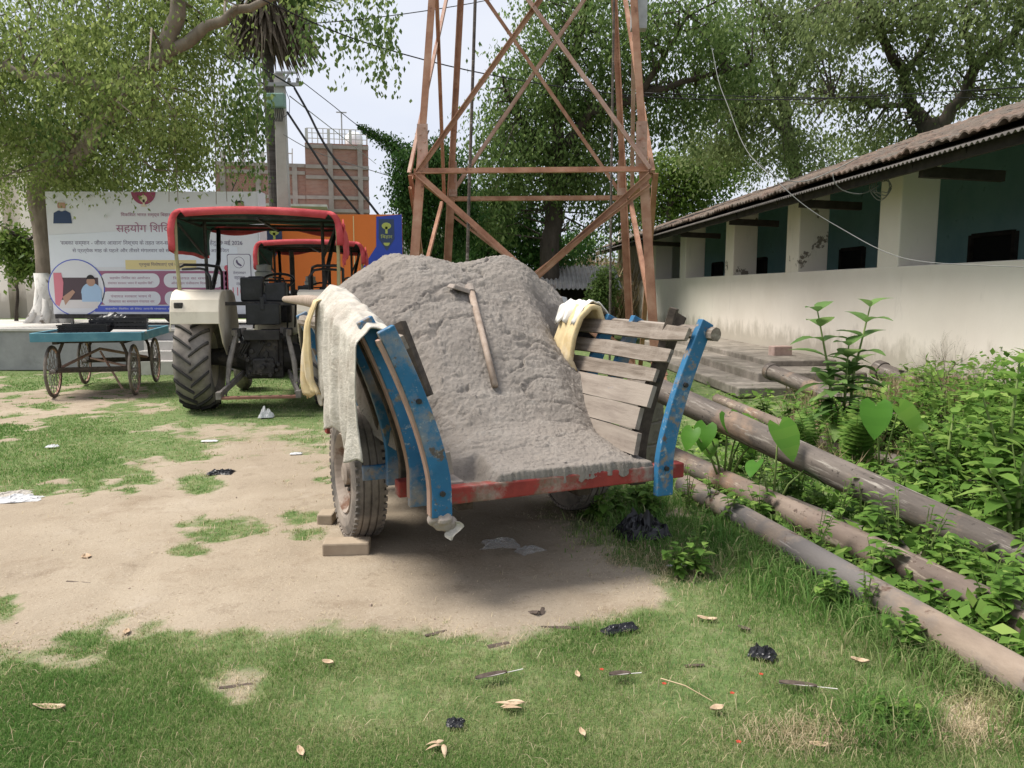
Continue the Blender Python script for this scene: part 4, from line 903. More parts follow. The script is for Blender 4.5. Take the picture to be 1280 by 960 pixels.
class Board:
    """a printed face in the xz plane, s across 0..1, t down 0..1; every printed layer a hair proud of the one below"""
    def __init__(s, root, W, H, z0): s.r, s.W, s.H, s.z0 = root, W, H, z0
    def p(s, a, t, lay=1): return (a*s.W, -.0025*lay, s.z0+(1-t)*s.H)
    def poly(s, name, pts, mat, lay=1):
        b = MB(); n = len(pts); b.add([s.p(a, t, lay) for a, t in pts], [tuple(range(n))]); return b.build(name, Fm[mat], s.r)
    def rect(s, name, a0, t0, a1, t1, mat, lay=1, rad=0):
        if not rad: return s.poly(name, [(a0, t0), (a1, t0), (a1, t1), (a0, t1)], mat, lay)
        rs, rt = rad/s.W, rad/s.H; pts = []
        for cx, cy, st in ((a1-rs, t0+rt, -90), (a1-rs, t1-rt, 0), (a0+rs, t1-rt, 90), (a0+rs, t0+rt, 180)):
            for k in range(7):
                q = R(st+15*k); pts.append((cx+rs*math.cos(q), cy+rt*math.sin(q)))
        return s.poly(name, pts, mat, lay)
    def disc(s, name, a, t, r, mat, lay=1, a0=0, a1=360, n=40, sy=1):
        pts = [(a+r/s.W*math.cos(R(a0+(a1-a0)*k/n)), t+sy*r/s.H*math.sin(R(a0+(a1-a0)*k/n))) for k in range(n+(0 if a1-a0 == 360 else 1))]
        return s.poly(name, pts, mat, lay)
    def text(s, body, a0, a1, t, h, mat, lay=2, name='lettering'):
        me = text_mesh(body); co = np.empty(len(me.vertices)*3, np.float32); me.vertices.foreach_get('co', co); co = co.reshape(-1, 3)
        mn, mxx = co.min(0), co.max(0); w = (a1-a0)*s.W; hh = h*s.H
        x = (co[:, 0]-mn[0])/(mxx[0]-mn[0])*w+a0*s.W; z = (co[:, 1]-mn[1])/(mxx[1]-mn[1])*hh+s.z0+(1-t)*s.H-hh/2
        me.vertices.foreach_set('co', np.stack([x, np.full(len(x), -.0025*lay), z], 1).astype(np.float32).ravel()); me.name = name
        me.materials.append(Fm[mat]); o = bpy.data.objects.new(name, me); C.objects.link(o); o.parent = s.r; return o
YH = 17.5
x0, x1 = atY(62, 315, YH).x, atY(323, 315, YH).x; zt, zb = atY(190, 240, YH).z, atY(190, 392, YH).z
hd = thing('hoarding', 'big white printed hoarding on a trailer beside the whitewashed tree', 'billboard', (x0, YH, .71))
W_, H_ = x1-x0, zt-zb; B = Board(hd, W_, H_, zb-.71)
b = MB(); b.box((W_/2, .025, B.z0+H_/2), (W_+.02, .04, H_+.02)); b.build('panel', Fm['white'], hd)
b = MB()
for x in (.03, W_*.33, W_*.66, W_-.03): b.box((x, .07, B.z0+H_/2), (.05, .05, H_))
for z in (.05, H_/2, H_-.05): b.box((W_/2, .07, B.z0+z), (W_, .045, .05))
b.build('back_frame', 'galv', hd)
b = MB(); b.box((W_+.05, .2, B.z0+H_/2), (.03, .5, H_+.03)); b.build('side_panel', Fm['white'], hd)
b = MB(); b.box((W_/2, .55, B.z0-.06), (W_-.1, 1.2, .10)); b.build('trailer_bed', 'iron', hd)
for a in (.20, .56, .64):
    b = MB(); b.lathe([(-.10, .14), (-.11, .24), (-.08, .29), (.08, .29), (.11, .24), (.10, .14)], 28, 'y', closed=True); t_ = b.build('tyre', 'rubber', hd); t_.location = (W_*a, .35, .29)
    b = MB(); b.lathe([(-.09, .15), (-.06, .08), (-.07, .001)], 20, 'y'); b.build('rim', 'galv', t_)
b = MB(); b.beam((W_*.05, .3, 0), (W_*.05, .3, B.z0), .05, .05); b.beam((W_*.95, .3, 0), (W_*.95, .3, B.z0), .05, .05); b.build('stand_leg', 'galv', hd)
B.poly('pale_wash', [(.0, .35), (.55, .30), (.9, .45), (.9, .6), (.0, .62)], 'pale', 1)
B.disc('crest', .465, 0, .058*W_, 'maroon', 2, 0, 180)
B.disc('crest_tree', .465, .055, .017*W_, 'cream', 3); B.rect('crest_tree', .460, .06, .470, .115, 'cream', 3); B.rect('crest_tree', .452, .108, .478, .118, 'cream', 4)
B.text('विकसित भारत समृद्ध बिहार'.replace('वि', 'िव').replace('सि', 'िस').replace('बि', 'िब').replace('कसि', 'किस'), .352, .588, .185, .042, 'plum')
B.text('सहयोग िशिवर', .325, .607, .292, .092, 'plum')
B.text("'सबका सम्मान - जीवन आसान' िनश्चय के तहत जन-समस्याओं के समाधान हेतु 19 मई 2026", .055, .925, .415, .052, 'ink')
B.text('से प्रत्येक माह के पहले और तीसरे मंगलवार को सभी पंचायतों में िशिवर आयोिजत', .11, .86, .478, .046, 'ink')
B.rect('heading_band', .36, .555, .70, .632, 'yellow', 2); B.text('प्रमुख िवशेषताएं एवं सेवाएं', .425, .64, .592, .040, 'ink', 3)
B.rect('lower_panel', .20, .645, .845, .925, 'plum', 2); B.rect('lower_strip', .20, .935, .70, .985, 'blue', 2); B.text('सहयोग िशिवर के िलए अपनी पंचायत से संपर्क करें', .25, .66, .960, .022, 'white', 3)
pt = ['सहयोग िशिवर का आयोजन', 'पंचायत सरकार भवन में', 'िशकायत का समाधान', 'ऑनलाइन पंजीकरण']
for k, (a0, t0) in enumerate(((.235, .665), (.235, .815), (.54, .665), (.54, .815))):
    B.rect('pill', a0, t0, a0+.285, t0+.118, 'white', 3, .055*H_)
    B.text(pt[k], a0+.045, a0+.24, t0+.038, .026, 'plum', 4); B.text(pt[(k+1) % 4]+' '+pt[k][:9], a0+.035, a0+.255, t0+.080, .026, 'plum', 4)
B.disc('photo_ring', .118, .785, .137*W_, 'blue', 3); B.disc('photo_disc', .118, .785, .132*W_, 'white', 4)
B.rect('photo_wall', .012, .70, .225, .90, 'dim', 5); B.rect('photo_table', .03, .885, .215, .955, 'tbl', 6)
B.disc('photo_man', .19, .83, .05*W_, 'shirt', 7, 180, 360); B.rect('photo_man', .142, .83, .238, .90, 'shirt', 7); B.disc('photo_man', .19, .735, .021*W_, 'skin', 8); B.disc('photo_man', .19, .712, .020*W_, 'hair', 9, 180, 360)
B.poly('photo_visitor', [(.012, .66), (.05, .66), (.058, .74), (.05, .86), (.03, .94), (.012, .92)], 'pink', 7); B.poly('photo_visitor', [(.05, .86), (.10, .80), (.112, .82), (.06, .93)], 'skin', 8)
def bust(a, t, sc, body, hair, beard):
    B.poly('portrait', [(a-.045*sc, t+.13*sc), (a-.04*sc, t+.045*sc), (a-.018*sc, t+.025*sc), (a+.018*sc, t+.025*sc), (a+.04*sc, t+.045*sc), (a+.045*sc, t+.13*sc)], body, 2)
    B.disc('portrait', a, t-.015*sc, .020*sc*W_, 'skin', 3, sy=1.25); B.disc('portrait', a, t-.040*sc, .0195*sc*W_, hair, 4, 180, 360, sy=.55); B.disc('portrait', a, t+.006*sc, .016*sc*W_, beard, 4, 0, 180, sy=.9)
bust(.073, .125, 1.0, 'navy', 'grey', 'grey'); bust(.923, .125, .95, 'navy', 'hair', 'hair')
B.rect('helpline_frame', .848, .505, .962, .905, 'ink', 2, .05); B.rect('helpline_box', .851, .510, .959, .900, 'white', 3, .048)
B.disc('phone_ring', .905, .575, .027*W_, 'ink', 4); B.disc('phone_disc', .905, .575, .025*W_, 'white', 5); B.poly('phone_mark', [(.892, .555), (.898, .552), (.902, .575), (.915, .592), (.920, .600), (.914, .608), (.898, .592), (.891, .572)], 'ink', 6)
B.text('हेल्पलाइन', .876, .936, .66, .03, 'ink', 4); B.text('सहायता', .880, .932, .705, .03, 'ink', 4); B.text('नंबर', .888, .922, .75, .03, 'ink', 4); B.text('1100', .870, .945, .815, .07, 'red', 4)
for k in range(5): B.disc('petal', .845, .62+.045*k, .012*W_, 'red', 2, sy=1.1)
YH2 = 18.9
x0, x1 = atY(322, 315, YH2).x, atY(503, 315, YH2).x; zt, zb = atY(420, 268, YH2).z, atY(420, 363, YH2).z
hd2 = thing('hoarding', 'orange and blue printed hoarding behind the red tractor canopy', 'billboard', (x0, YH2, 0), R(0))
W_, H_ = x1-x0, zt-zb; B = Board(hd2, W_, H_, zb)
b = MB(); b.box((W_/2, .03, B.z0+H_/2), (W_, .05, H_)); b.build('panel', Fm['orange'], hd2)
B.poly('blue_field', [(.62, 1.0), (.82, .42), (.825, .03), (1.0, .0), (1.0, 1.0)], 'royal', 1); B.rect('gold_line', .664, .02, .670, .66, 'yellow', 1)
for a, t in ((.893, .22), (.12, .30)):
    B.poly('badge', [(a-.052, t-.16), (a+.052, t-.16), (a+.055, t+.1), (a, t+.26), (a-.055, t+.1)], 'navy', 2)
    B.disc('badge_tree', a, t-.07, .032*W_, 'leaf', 3, sy=.7); B.rect('badge_tree', a-.008, t-.06, a+.008, t+.03, 'leaf', 3); B.text('िबहार', a-.04, a+.04, t+.07, .06, 'leaf', 3); B.disc('badge_tree', a, t+.15, .022*W_, 'leaf', 3, 0, 180)
b = MB(); b.box((W_/2, .1, B.z0-.05), (W_, .2, .07)); b.box((W_/2, .1, B.z0-.55), (W_, .2, .07))
for k in range(8): b.box((W_*(k+.5)/8, .1, B.z0-.30), (.06, .12, .5))
b.build('white_rail', 'white', hd2)
b = MB(); b.box((W_/2, .5, .62), (W_, 1.0, .5)); b.build('trailer_bed', Fm['royal'], hd2)
for a in (.3, .7):
    b = MB(); b.lathe([(-.10, .14), (-.11, .26), (-.08, .33), (.08, .33), (.11, .26), (.10, .14)], 28, 'y', closed=True); t_ = b.build('tyre', 'rubber', hd2); t_.location = (W_*a, .25, .33)

# ------------------------------------------------------------------ pole, palm
YP = 20.0
pp = thing('utility_pole', 'tall grey concrete utility pole carrying a green box and cables', 'pole', (atY(353, 200, YP).x, YP, 0))
zt = atY(353, 92, YP).z
b = MB(); b.box((0, 0, zt/2), (.34, .26, zt), None, .72); b.build('shaft', 'concl', pp, bevel=.015)
b = MB(); b.box((-.05, -.16, zt-.30), (1.25, .07, .08)); b.box((.2, -.16, zt-.02), (.5, .05, .05)); b.beam((.1, -.16, zt-.28), (.30, -.16, zt-.02), .04, .04); b.build('crossarm', 'galv', pp)
for x in (-.6, -.25, .28, .5):
    b = MB(); b.lathe([(0, .015), (0, .045), (.04, .05), (.06, .03), (.09, .045), (.12, .02), (.12, .001)], 12, 'z', (x, -.16, zt-.26)); b.build('insulator', 'cablew', pp)
b = MB(); b.box((-.02, -.27, zt-.72), (.44, .22, .34)); bxx = b.build('junction_box', pm('green_box_paint', [(.3, (.20, .33, .28)), (.7, (.28, .42, .36))], 4, .6), pp, bevel=.03)
b = MB()
for k in range(7): b.tube([(-.15+.045*k, -.25, zt-.88), (-.16+.05*k, -.26, zt-1.0-.03*(k % 3)), (-.10+.03*k, -.2, zt-1.2)], .010, 5)
b.tube([(.16, -.2, zt-.35), (.30, -.24, zt-.7), (.28, -.22, zt-1.0), (.12, -.2, zt-1.1)], .008, 5); b.build('box_leads', 'cable', pp)
yp = 21.5; xp = atY(341, 200, yp).x
pl = thing('palm_tree', 'tall palm with a straight dark trunk and a skirt of dead fronds', 'tree', (xp, yp, .0))
zc = atY(341, 26, yp).z
b = MB(); b.tube([(0, 0, 0), (.03, 0, 3), (-.02, 0, 6), (-.05, 0, zc+.3)], [.19, .165, .15, .16], 14, wob=.12); b.build('trunk', 'pal', pl)
def fronds(name, mat, n, r0, ln, dz, zc_, seed, up):
    g = np.random.default_rng(seed); a = g.random(n)*2*np.pi; P = np.stack([np.cos(a)*r0*g.random(n), np.sin(a)*r0*g.random(n), zc_+dz*g.random(n)], 1)
    D = np.stack([np.cos(a), np.sin(a), up+.45*g.normal(size=n)], 1); V, F = leaves(P, D, rnd_dirs(n, g), ln*(.6+.6*g.random(n)), .1, .10)
    return npmesh(name, V, F, mat, pl, np.tile(g.random(n), 2))
fronds('dead_fronds', 'drysk', 900, .75, 1.25, .7, zc-.1, 3, -1.9); fronds('frond_crown', 'lf_mid', 700, 1.0, 1.5, 1.3, zc+.5, 4, .15)

# ------------------------------------------------------------------ trees
def bl(px, py, Y, rx, rz, ry=None, wt=None):
    c = atY(px, py, Y); s = Y/FPX; a, c2 = rx*s, rz*s; return (tuple(c), (a, ry or a*.9, c2), wt or a*c2)
def limbs(b, paths, n=9):
    for pts, r0, r1 in paths:
        P = [atY(*p) if len(p) == 3 else Vector(p[:3]) for p in pts]; Q = []
        for k in range(len(P)-1):
            for j in range(4): Q.append(P[k].lerp(P[k+1], j/4)+mnoise.noise_vector(P[k]*.7+Vector((j, k, 0)))*.10*min(1, k+j*.3))
        Q.append(P[-1]); b.tube(Q, [r0+(r1-r0)*(i/(len(Q)-1))**.8 for i in range(len(Q))], n, wob=.18)
def twigs(b, roots, tips, n, r=.018, seed=3):
    g = np.random.default_rng(seed); roots = [Vector(x) for x in roots]
    for i in g.choice(len(tips), min(n, len(tips)), replace=False):
        t = Vector(tips[i]); rt = min(roots, key=lambda q: (q-t).length); m_ = rt.lerp(t, .5)+Vector(g.normal(size=3)*.22)+Vector((0, 0, .15)); b.tube([rt, m_, t], [r*1.7, r, r*.4], 5, cap=False)
def pts_of(paths):
    o = []
    for p, _, _ in paths:
        P = [atY(*q) if len(q) == 3 else Vector(q[:3]) for q in p]
        for a, c in zip(P, P[1:]): o += [a.lerp(c, f) for f in (.3, .6, 1)]
    return o
def tree(name, label, paths, blobs, n, ls, mat, bark='bark', hang=0, twig=.38, per=26, seed=1, shell=.5, ntw=120, tr=.02, extra=None, group=None, tintb=0, cat='tree'):
    base = atY(*paths[0][0][0]) if len(paths[0][0][0]) == 3 else Vector(paths[0][0][0][:3])
    T = thing(name, label, cat, (0, 0, 0), 0, group)
    cr_, tips = crown('crown', blobs, n, ls, mat, T, hang, twig, per, seed, shell, tintb)
    b = MB(); limbs(b, paths[:1], 14); b.build('trunk', bark, T, smooth=True)
    b = MB(); limbs(b, paths[1:]); twigs(b, pts_of(paths), tips, ntw, tr, seed); b.build('branches', bark, T, smooth=True)
    # move the root to the trunk's foot
    for c in T.children: c.location = -Vector((base.x, base.y, base.z))
    T.location = base; return T
xb_ = atY(56, 300, 18.6).x
pe = tree('peepal_tree', 'huge peepal tree with a whitewashed foot filling the upper left', [
    ([(xb_, 18.6, .6, 0), (xb_+.03, 18.6, 2.0, 0), (xb_+.05, 18.5, 4.0, 0), (85, 200, 18.2), (112, 165, 17.8)], .26, .24),
    ([(85, 215, 18.2), (120, 168, 16.4), (150, 112, 15.2), (205, 68, 14.9), (222, 20, 14.8), (216, -60, 14.8)], .20, .13),
    ([(150, 118, 15.2), (128, 108, 15), (90, 100, 14.9), (30, 92, 14.8), (-60, 60, 14.8)], .13, .06),
    ([(205, 68, 14.9), (260, 35, 14.8), (330, -2, 14.8), (430, -40, 14.8)], .12, .05),
    ([(140, 130, 15.4), (125, 160, 16.5), (108, 190, 18)], .12, .08),
    ([(216, -20, 16), (120, -40, 15), (20, -30, 14.5)], .15, .05)],
    [bl(40, 60, 16, 120, 85), bl(150, 40, 15.5, 120, 70), bl(110, 160, 17.5, 110, 55), bl(50, 190, 18, 80, 45), bl(210, 150, 17.5, 75, 70), bl(225, 175, 18.5, 35, 50), bl(160, 215, 18.5, 80, 26), bl(245, 60, 16.5, 38, 55), bl(-60, 120, 16, 90, 130), bl(330, -38, 15.5, 80, 22, None, .25), bl(430, -34, 15, 60, 20, None, .12), bl(230, 5, 15.5, 70, 45), bl(100, 230, 19, 90, 18), bl(120, 90, 14.2, 100, 80, .8, .5), bl(190, 120, 14.4, 60, 60, .7, .35)],
    60000, .092, 'lf_peepal', 'bark', hang=.26, twig=.24, per=44, seed=5, shell=.3, ntw=170, tintb=-.02)
# hanging sprays
g = np.random.default_rng(11); PP = []
for k in range(120):
    if k < 55: px, py, Y = 280+g.random()*50, 60+g.random()*90, 16.5+g.random()*2
    elif k < 92: px, py, Y = 370+g.random()*125, -20+g.random()*60-max(0, 0), 15+g.random()
    else: px, py, Y = 15+g.random()*120, 20+g.random()*140, 15+g.random()
    top = atY(px, py, Y); L = .5+g.random()*(1.5 if k < 55 else .9); m = int(10+20*L)
    f = g.random(m); PP.append(np.stack([top.x+.10*g.normal(size=m)+.12*np.sin(f*3+k), top.y+.10*g.normal(size=m), top.z-f*L], 1))
PP = np.concatenate(PP); m = len(PP); D = rnd_dirs(m, g)*.55; D[:, 2] -= 1
V, F = leaves(PP, D, rnd_dirs(m, g), .11*(.6+.7*g.random(m)), .2, .6); V = V-np.array(pe.location)
npmesh('hanging_sprays', V, F, 'lf_mid', pe, np.tile(g.random(m), 2))
b = MB(); b.tube([(0, 0, -.02), (0, 0, .3), (.03, 0, .75), (.02, -.02, 1.3)], [.52, .36, .29, .275], 18, wob=.3)
for a in range(7): b.tube([(.5*math.cos(a), .45*math.sin(a)-.1, .05), (.27*math.cos(a), .25*math.sin(a), .45), (.2*math.cos(a), .2*math.sin(a), 1.15)], [.10, .11, .06], 8, wob=.3)
b.build('limewashed_foot', 'lime', pe, smooth=True)
b = MB()
for k in range(16):
    px = 125+g.random()*205; top = atY(px, 30+g.random()*80, 17); b.tube([top-Vector(pe.location), top-Vector(pe.location)+Vector((.1*g.normal(), 0, -1.4-g.random()*2))], .008, 4)
b.build('hanging_roots', 'bark', pe)

tree('vine_choked_tree', 'tree stump smothered in dark green creeper left of the tower', [([(atY(528, 330, 20.5).x, 20.5, 0, 0), (526, 300, 20.5), (528, 240, 20.5), (520, 200, 20.5)], .14, .08), ([(528, 250, 20.5), (545, 215, 20.5), (560, 200, 20.5)], .07, .04)],
    [bl(518, 200, 20, 26, 22), bl(540, 192, 20.3, 24, 20), bl(512, 235, 20, 20, 35), bl(540, 232, 20.3, 24, 40), bl(522, 280, 20, 18, 38), bl(558, 215, 20.6, 22, 30), bl(572, 265, 21, 26, 40), bl(548, 310, 20.6, 30, 22)], 30000, .095, 'lf_dark', 'barkd', hang=.12, twig=.16, per=30, seed=8, shell=.4, ntw=40)
tree('spreading_tree', 'tall dense green tree rising behind the lattice tower', [([(atY(690, 330, 23).x, 23, 0, 0), (688, 300, 23), (694, 240, 23), (700, 180, 22.6)], .30, .24), ([(700, 190, 22.6), (740, 140, 22), (800, 118, 21.6), (870, 98, 21.4), (940, 80, 21)], .17, .05), ([(700, 190, 22.6), (690, 120, 22.3), (720, 60, 22), (740, -20, 21.6)], .2, .08), ([(695, 200, 22.8), (650, 150, 22.4), (630, 110, 22)], .14, .05), ([(800, 118, 21.6), (830, 70, 21), (860, 20, 20.6)], .10, .04)],
    [bl(672, 90, 22.3, 60, 55), bl(640, 150, 22, 52, 50), bl(700, 150, 23, 70, 60), bl(625, 205, 22, 45, 45), bl(690, 220, 23, 75, 45), bl(760, 40, 21.5, 80, 55), bl(760, 120, 22.5, 60, 50), bl(740, 200, 23, 60, 50), bl(850, 40, 21, 80, 55), bl(840, 130, 22.5, 55, 45), bl(905, 85, 21.6, 60, 45), bl(700, 20, 22, 50, 35), bl(610, 260, 22, 35, 40), bl(760, 260, 23.5, 40, 30)],
    44000, .125, 'lf_mid', 'barkd', hang=.1, twig=.30, per=48, seed=21, shell=.35, ntw=200)
tree('creeper_thicket', 'dark creeper hung stems below the tall tree', [([(atY(620, 330, 24).x, 24, 0, 0), (618, 280, 24), (622, 230, 24)], .10, .06), ([(655, 345, 24), (660, 290, 24), (668, 240, 24)], .07, .05), ([(705, 345, 24.5), (700, 290, 24.5)], .06, .04)],
    [bl(600, 290, 23.6, 30, 45), bl(645, 290, 24, 40, 35), bl(590, 320, 23, 30, 25), bl(680, 315, 24, 45, 25), bl(630, 250, 24, 50, 25), bl(725, 300, 25.5, 18, 25)], 15000, .12, 'lf_dark', 'barkd', hang=.3, twig=.26, per=26, seed=31, shell=.3, ntw=60)
tree('roofside_tree', 'large open crowned tree with dark forked limbs above the tiled roof', [([(atY(1172, 330, 21).x, 21, 0, 0), (1172, 250, 21), (1168, 180, 21), (1158, 150, 21)], .32, .27), ([(1160, 158, 21), (1138, 132, 21), (1128, 92, 20.6), (1105, 50, 20.2), (1085, -10, 20)], .2, .07), ([(1166, 165, 21), (1200, 128, 20.6), (1218, 85, 20.2), (1255, 52, 19.8), (1300, 10, 19.4)], .20, .08), ([(1128, 95, 20.6), (1160, 55, 20.2), (1178, 10, 20)], .11, .05), ([(1218, 88, 20.2), (1205, 40, 20), (1212, -10, 19.6)], .10, .04), ([(1138, 132, 21), (1090, 130, 21), (1040, 120, 20.6)], .09, .03)],
    [bl(1060, 40, 20, 75, 45), bl(1130, 10, 19.5, 80, 40), bl(1210, 10, 19, 80, 40), bl(1270, 60, 19, 60, 50), bl(1060, 120, 21, 70, 38), bl(1110, 170, 22, 60, 28), bl(1150, 90, 20, 40, 28), bl(1240, 120, 21, 55, 30), bl(1300, -10, 19, 70, 50), bl(1200, 60, 20.4, 50, 30)],
    19000, .12, 'lf_olive', 'barkd', hang=.08, twig=.27, per=46, seed=41, shell=.25, ntw=220)
tree('shade_tree', 'leafy olive green tree between the tower and the forked tree', [([(atY(985, 300, 31).x+.8, 31, 0, 0), (1000, 240, 31), (985, 170, 30), (975, 110, 29)], .3, .22), ([(985, 170, 30), (940, 120, 28), (900, 100, 27)], .16, .05), ([(980, 130, 29.5), (1010, 70, 28), (1030, 10, 27)], .16, .06), ([(978, 120, 29.5), (960, 60, 28), (950, 0, 27)], .12, .05)],
    [bl(960, 40, 27, 70, 50), bl(1000, 100, 28, 70, 45), bl(930, 120, 27, 60, 45), bl(960, 180, 29, 80, 40), bl(1020, 190, 30, 60, 35), bl(890, 170, 28, 50, 45), bl(1020, 20, 27, 70, 40)],
    19000, .15, 'lf_olive', 'barkd', hang=.1, twig=.34, per=46, seed=51, shell=.3, ntw=160, tintb=.05)
tree('young_tree', 'bright green young tree beyond the far end of the tiled roof', [([(atY(835, 330, 33).x, 33, 0, 0), (835, 280, 33), (838, 220, 33)], .14, .07), ([(836, 260, 33), (870, 210, 33)], .07, .03)],
    [bl(835, 215, 33, 42, 30), bl(875, 225, 34, 45, 30), bl(850, 260, 34, 45, 25), bl(905, 200, 35, 35, 28), bl(800, 250, 34, 30, 30)], 14000, .18, 'lf_bright', 'barkd', twig=.4, per=26, seed=61, shell=.3, ntw=50)
tree('shed_bush', 'small dark leafy bush beside the tin shed', [([(atY(755, 380, 21).x, 21, 0, 0), (755, 360, 21)], .05, .03)], [bl(756, 352, 21, 15, 22), bl(752, 372, 21, 17, 16)], 3500, .09, 'lf_mid', 'barkd', twig=.12, seed=71, shell=.2, ntw=10, cat='bush')
tree('wall_bush', 'leafy green bush at the foot of the cream building on the far left', [([(atY(20, 395, 19.6).x, 19.6, .7, 0), (20, 350, 19.6)], .05, .03), ([(20, 360, 19.6), (35, 300, 19.6)], .04, .02)], [bl(14, 305, 19.5, 22, 24), bl(32, 335, 19.5, 16, 16)], 2600, .13, 'lf_bright', 'barkd', twig=.2, seed=72, shell=.2, ntw=24, cat='bush')
g = np.random.default_rng(90)
def tuft(name, cx, cy, cz, n, r, h, ls, mat, label=None, cat=None, kind=None, wid=.07):
    P = np.stack([cx+r*g.normal(size=n), cy+r*.6*g.normal(size=n), np.full(n, cz)+h*.6*g.random(n)], 1); D = rnd_dirs(n, g)*.45; D[:, 2] += 1
    V, F = leaves(P, D, rnd_dirs(n, g), ls*(.5+.8*g.random(n)), .1, wid); V[:, :] -= np.array([cx, cy, cz]); o = npmesh(name, V, F, mat, None, np.tile(g.random(n), 2)); o.location = (cx, cy, cz); return tag(o, label, cat, None, kind)
c = atY(738, 330, 27); tuft('reed_thicket', c.x, 27, 0, 5000, .65, 2.6, 1.2, 'drygrass', 'tall straw coloured reeds behind the tin shed', 'reeds', wid=.035)
# far tree belt
g2 = np.random.default_rng(77); bb_ = []
for px in range(-500, 1800, 45): bb_.append(bl(px, 300+30*g2.random(), 62+14*g2.random(), 34+14*g2.random(), 30+22*g2.random(), 3))
bt, _ = crown('tree_belt', bb_, 26000, .42, 'lf_mid', None, 0, .7, 22, 78, .3); tag(bt, 'far belt of dull green trees along the horizon', 'trees', None, 'stuff')

# ------------------------------------------------------------------ cables
def cable(label, pts, r=.012, mat='cable', sag=0, name='cable', cat='cable'):
    P = [atY(*p) for p in pts]; Q = []
    for k in range(len(P)-1):
        for j in range(6):
            f = j/6; a = P[max(k-1, 0)]; b_, c_ = P[k], P[k+1]; d = P[min(k+2, len(P)-1)]
            q = .5*((2*b_)+(c_-a)*f+(2*a-5*b_+4*c_-d)*f*f+(3*b_-a-3*c_+d)*f**3); q.z -= sag*4*f*(1-f); Q.append(q)
    Q.append(P[-1]); b = MB(); b.tube(Q, r, 6); return tag(b.build(name, mat, smooth=True), label, cat)
cable('thick black cable sloping from the pole top down behind the orange hoarding', [(368, 110, 19.8), (385, 140, 19.7), (408, 184, 19.5), (445, 232, 19.3), (482, 280, 19.2)], .030)
cable('thick black cable sloping from below the green box behind the red canopy', [(359, 140, 19.7), (388, 184, 19.5), (420, 232, 19.3), (462, 283, 19.2)], .030)
cable('upper of the two black cables reaching the pole from the peepal tree', [(225, 0, 15), (290, 60, 17), (368, 109, 19.8)], .022)
cable('lower of the two black cables reaching the pole from the peepal tree', [(205, 0, 15), (280, 67, 17), (335, 109, 19.8)], .022)
cable('thin overhead wire running from the pole arm to the creeper smothered stump', [(379, 103, 19.8), (415, 131, 20), (452, 160, 20.2), (500, 185, 20.3)], .010)
cable('faint pale wire from the green box towards the brick building', [(362, 120, 19.8), (429, 172, 30), (470, 205, 44)], .014, 'cablew')
cable('faint pale wire low on the pole running right to the tower', [(354, 168, 19.8), (400, 192, 20), (493, 222, 20.2)], .009, 'cablew')
cable('long dark wire crossing the sky behind the tower from the upper left', [(318, -5, 14), (453, 52, 15.5), (615, 94, 17), (800, 120, 18.5), (1000, 124, 18), (1290, 108, 17)], .013)
cable('second dark wire just above the forked tree right of the tower', [(806, 116, 19), (1000, 122, 18.6), (1290, 122, 18)], .010)
cable('short wire at the very top between the peepal sprays and tower', [(380, 30, 15), (470, 22, 15.5), (590, 4, 16.5), (700, -20, 17)], .009)
cable('dark wire slanting down beside the palm trunk to the hoarding', [(318, 170, 19), (300, 215, 18.6), (285, 250, 18.2)], .012)
cable('pale wire dropping from the tree over the tiled eave and along the cream wall', [(890, 60, 11.5), (898, 100, 11), (909, 130, 10.6), (934, 189, 10), (976, 231, 9.4), (1010, 260, 9.2), (1052, 286, 9), (1107, 315, 8.6), (1162, 328, 8.2), (1290, 334, 7.4)], .005, 'cablew')
cable('pale wire hugging the corrugated eave of the tiled roof', [(936, 194, 10), (970, 220, 9.9), (1003, 227, 9.9), (1044, 212, 9.7), (1075, 196, 9.5)], .006, 'cablew')
cable('short looped pale wire hanging from the eave beside the nearest pillar', [(1041, 217, 9.8), (1044, 229, 9.8), (1056, 239, 9.9), (1078, 242, 10.0), (1098, 232, 10.1)], .006, 'cablew')
b = MB(); cc = atY(1101, 234, 10.15)
for k in range(4):
    rr = .085+.02*k; b.tube([cc+Vector((rr*math.cos(a), .02*k-.05, rr*math.sin(a)+.02*math.sin(3*a+k))) for a in np.linspace(0, 6.2, 26)], .006, 5)
tag(b.build('wire_coil', 'cablew', smooth=True), 'coil of pale wire hung on the nearest cream pillar', 'wire')
# creeper growing along the thin wire
g = np.random.default_rng(15); n = 1500; f = g.random(n)**.7; PP = []
A, Bq, Cq = atY(447, 156, 20.2), atY(478, 174, 20.3), atY(505, 190, 20.3)
for q in f: PP.append(A.lerp(Bq, q*2) if q < .5 else Bq.lerp(Cq, q*2-1))
PP = np.array(PP)+g.normal(size=(n, 3))*np.array([.06, .08, .07])*(.4+1.6*f[:, None]); D = rnd_dirs(n, g); D[:, 2] -= .6
V, F = leaves(PP, D, rnd_dirs(n, g), .09*(.6+.7*g.random(n))); V -= np.array(A)
o = npmesh('creeper', V, F, 'lf_dark', None, np.tile(g.random(n), 2)); o.location = A; tag(o, 'strand of green creeper climbing along the thin overhead wire', 'creeper')
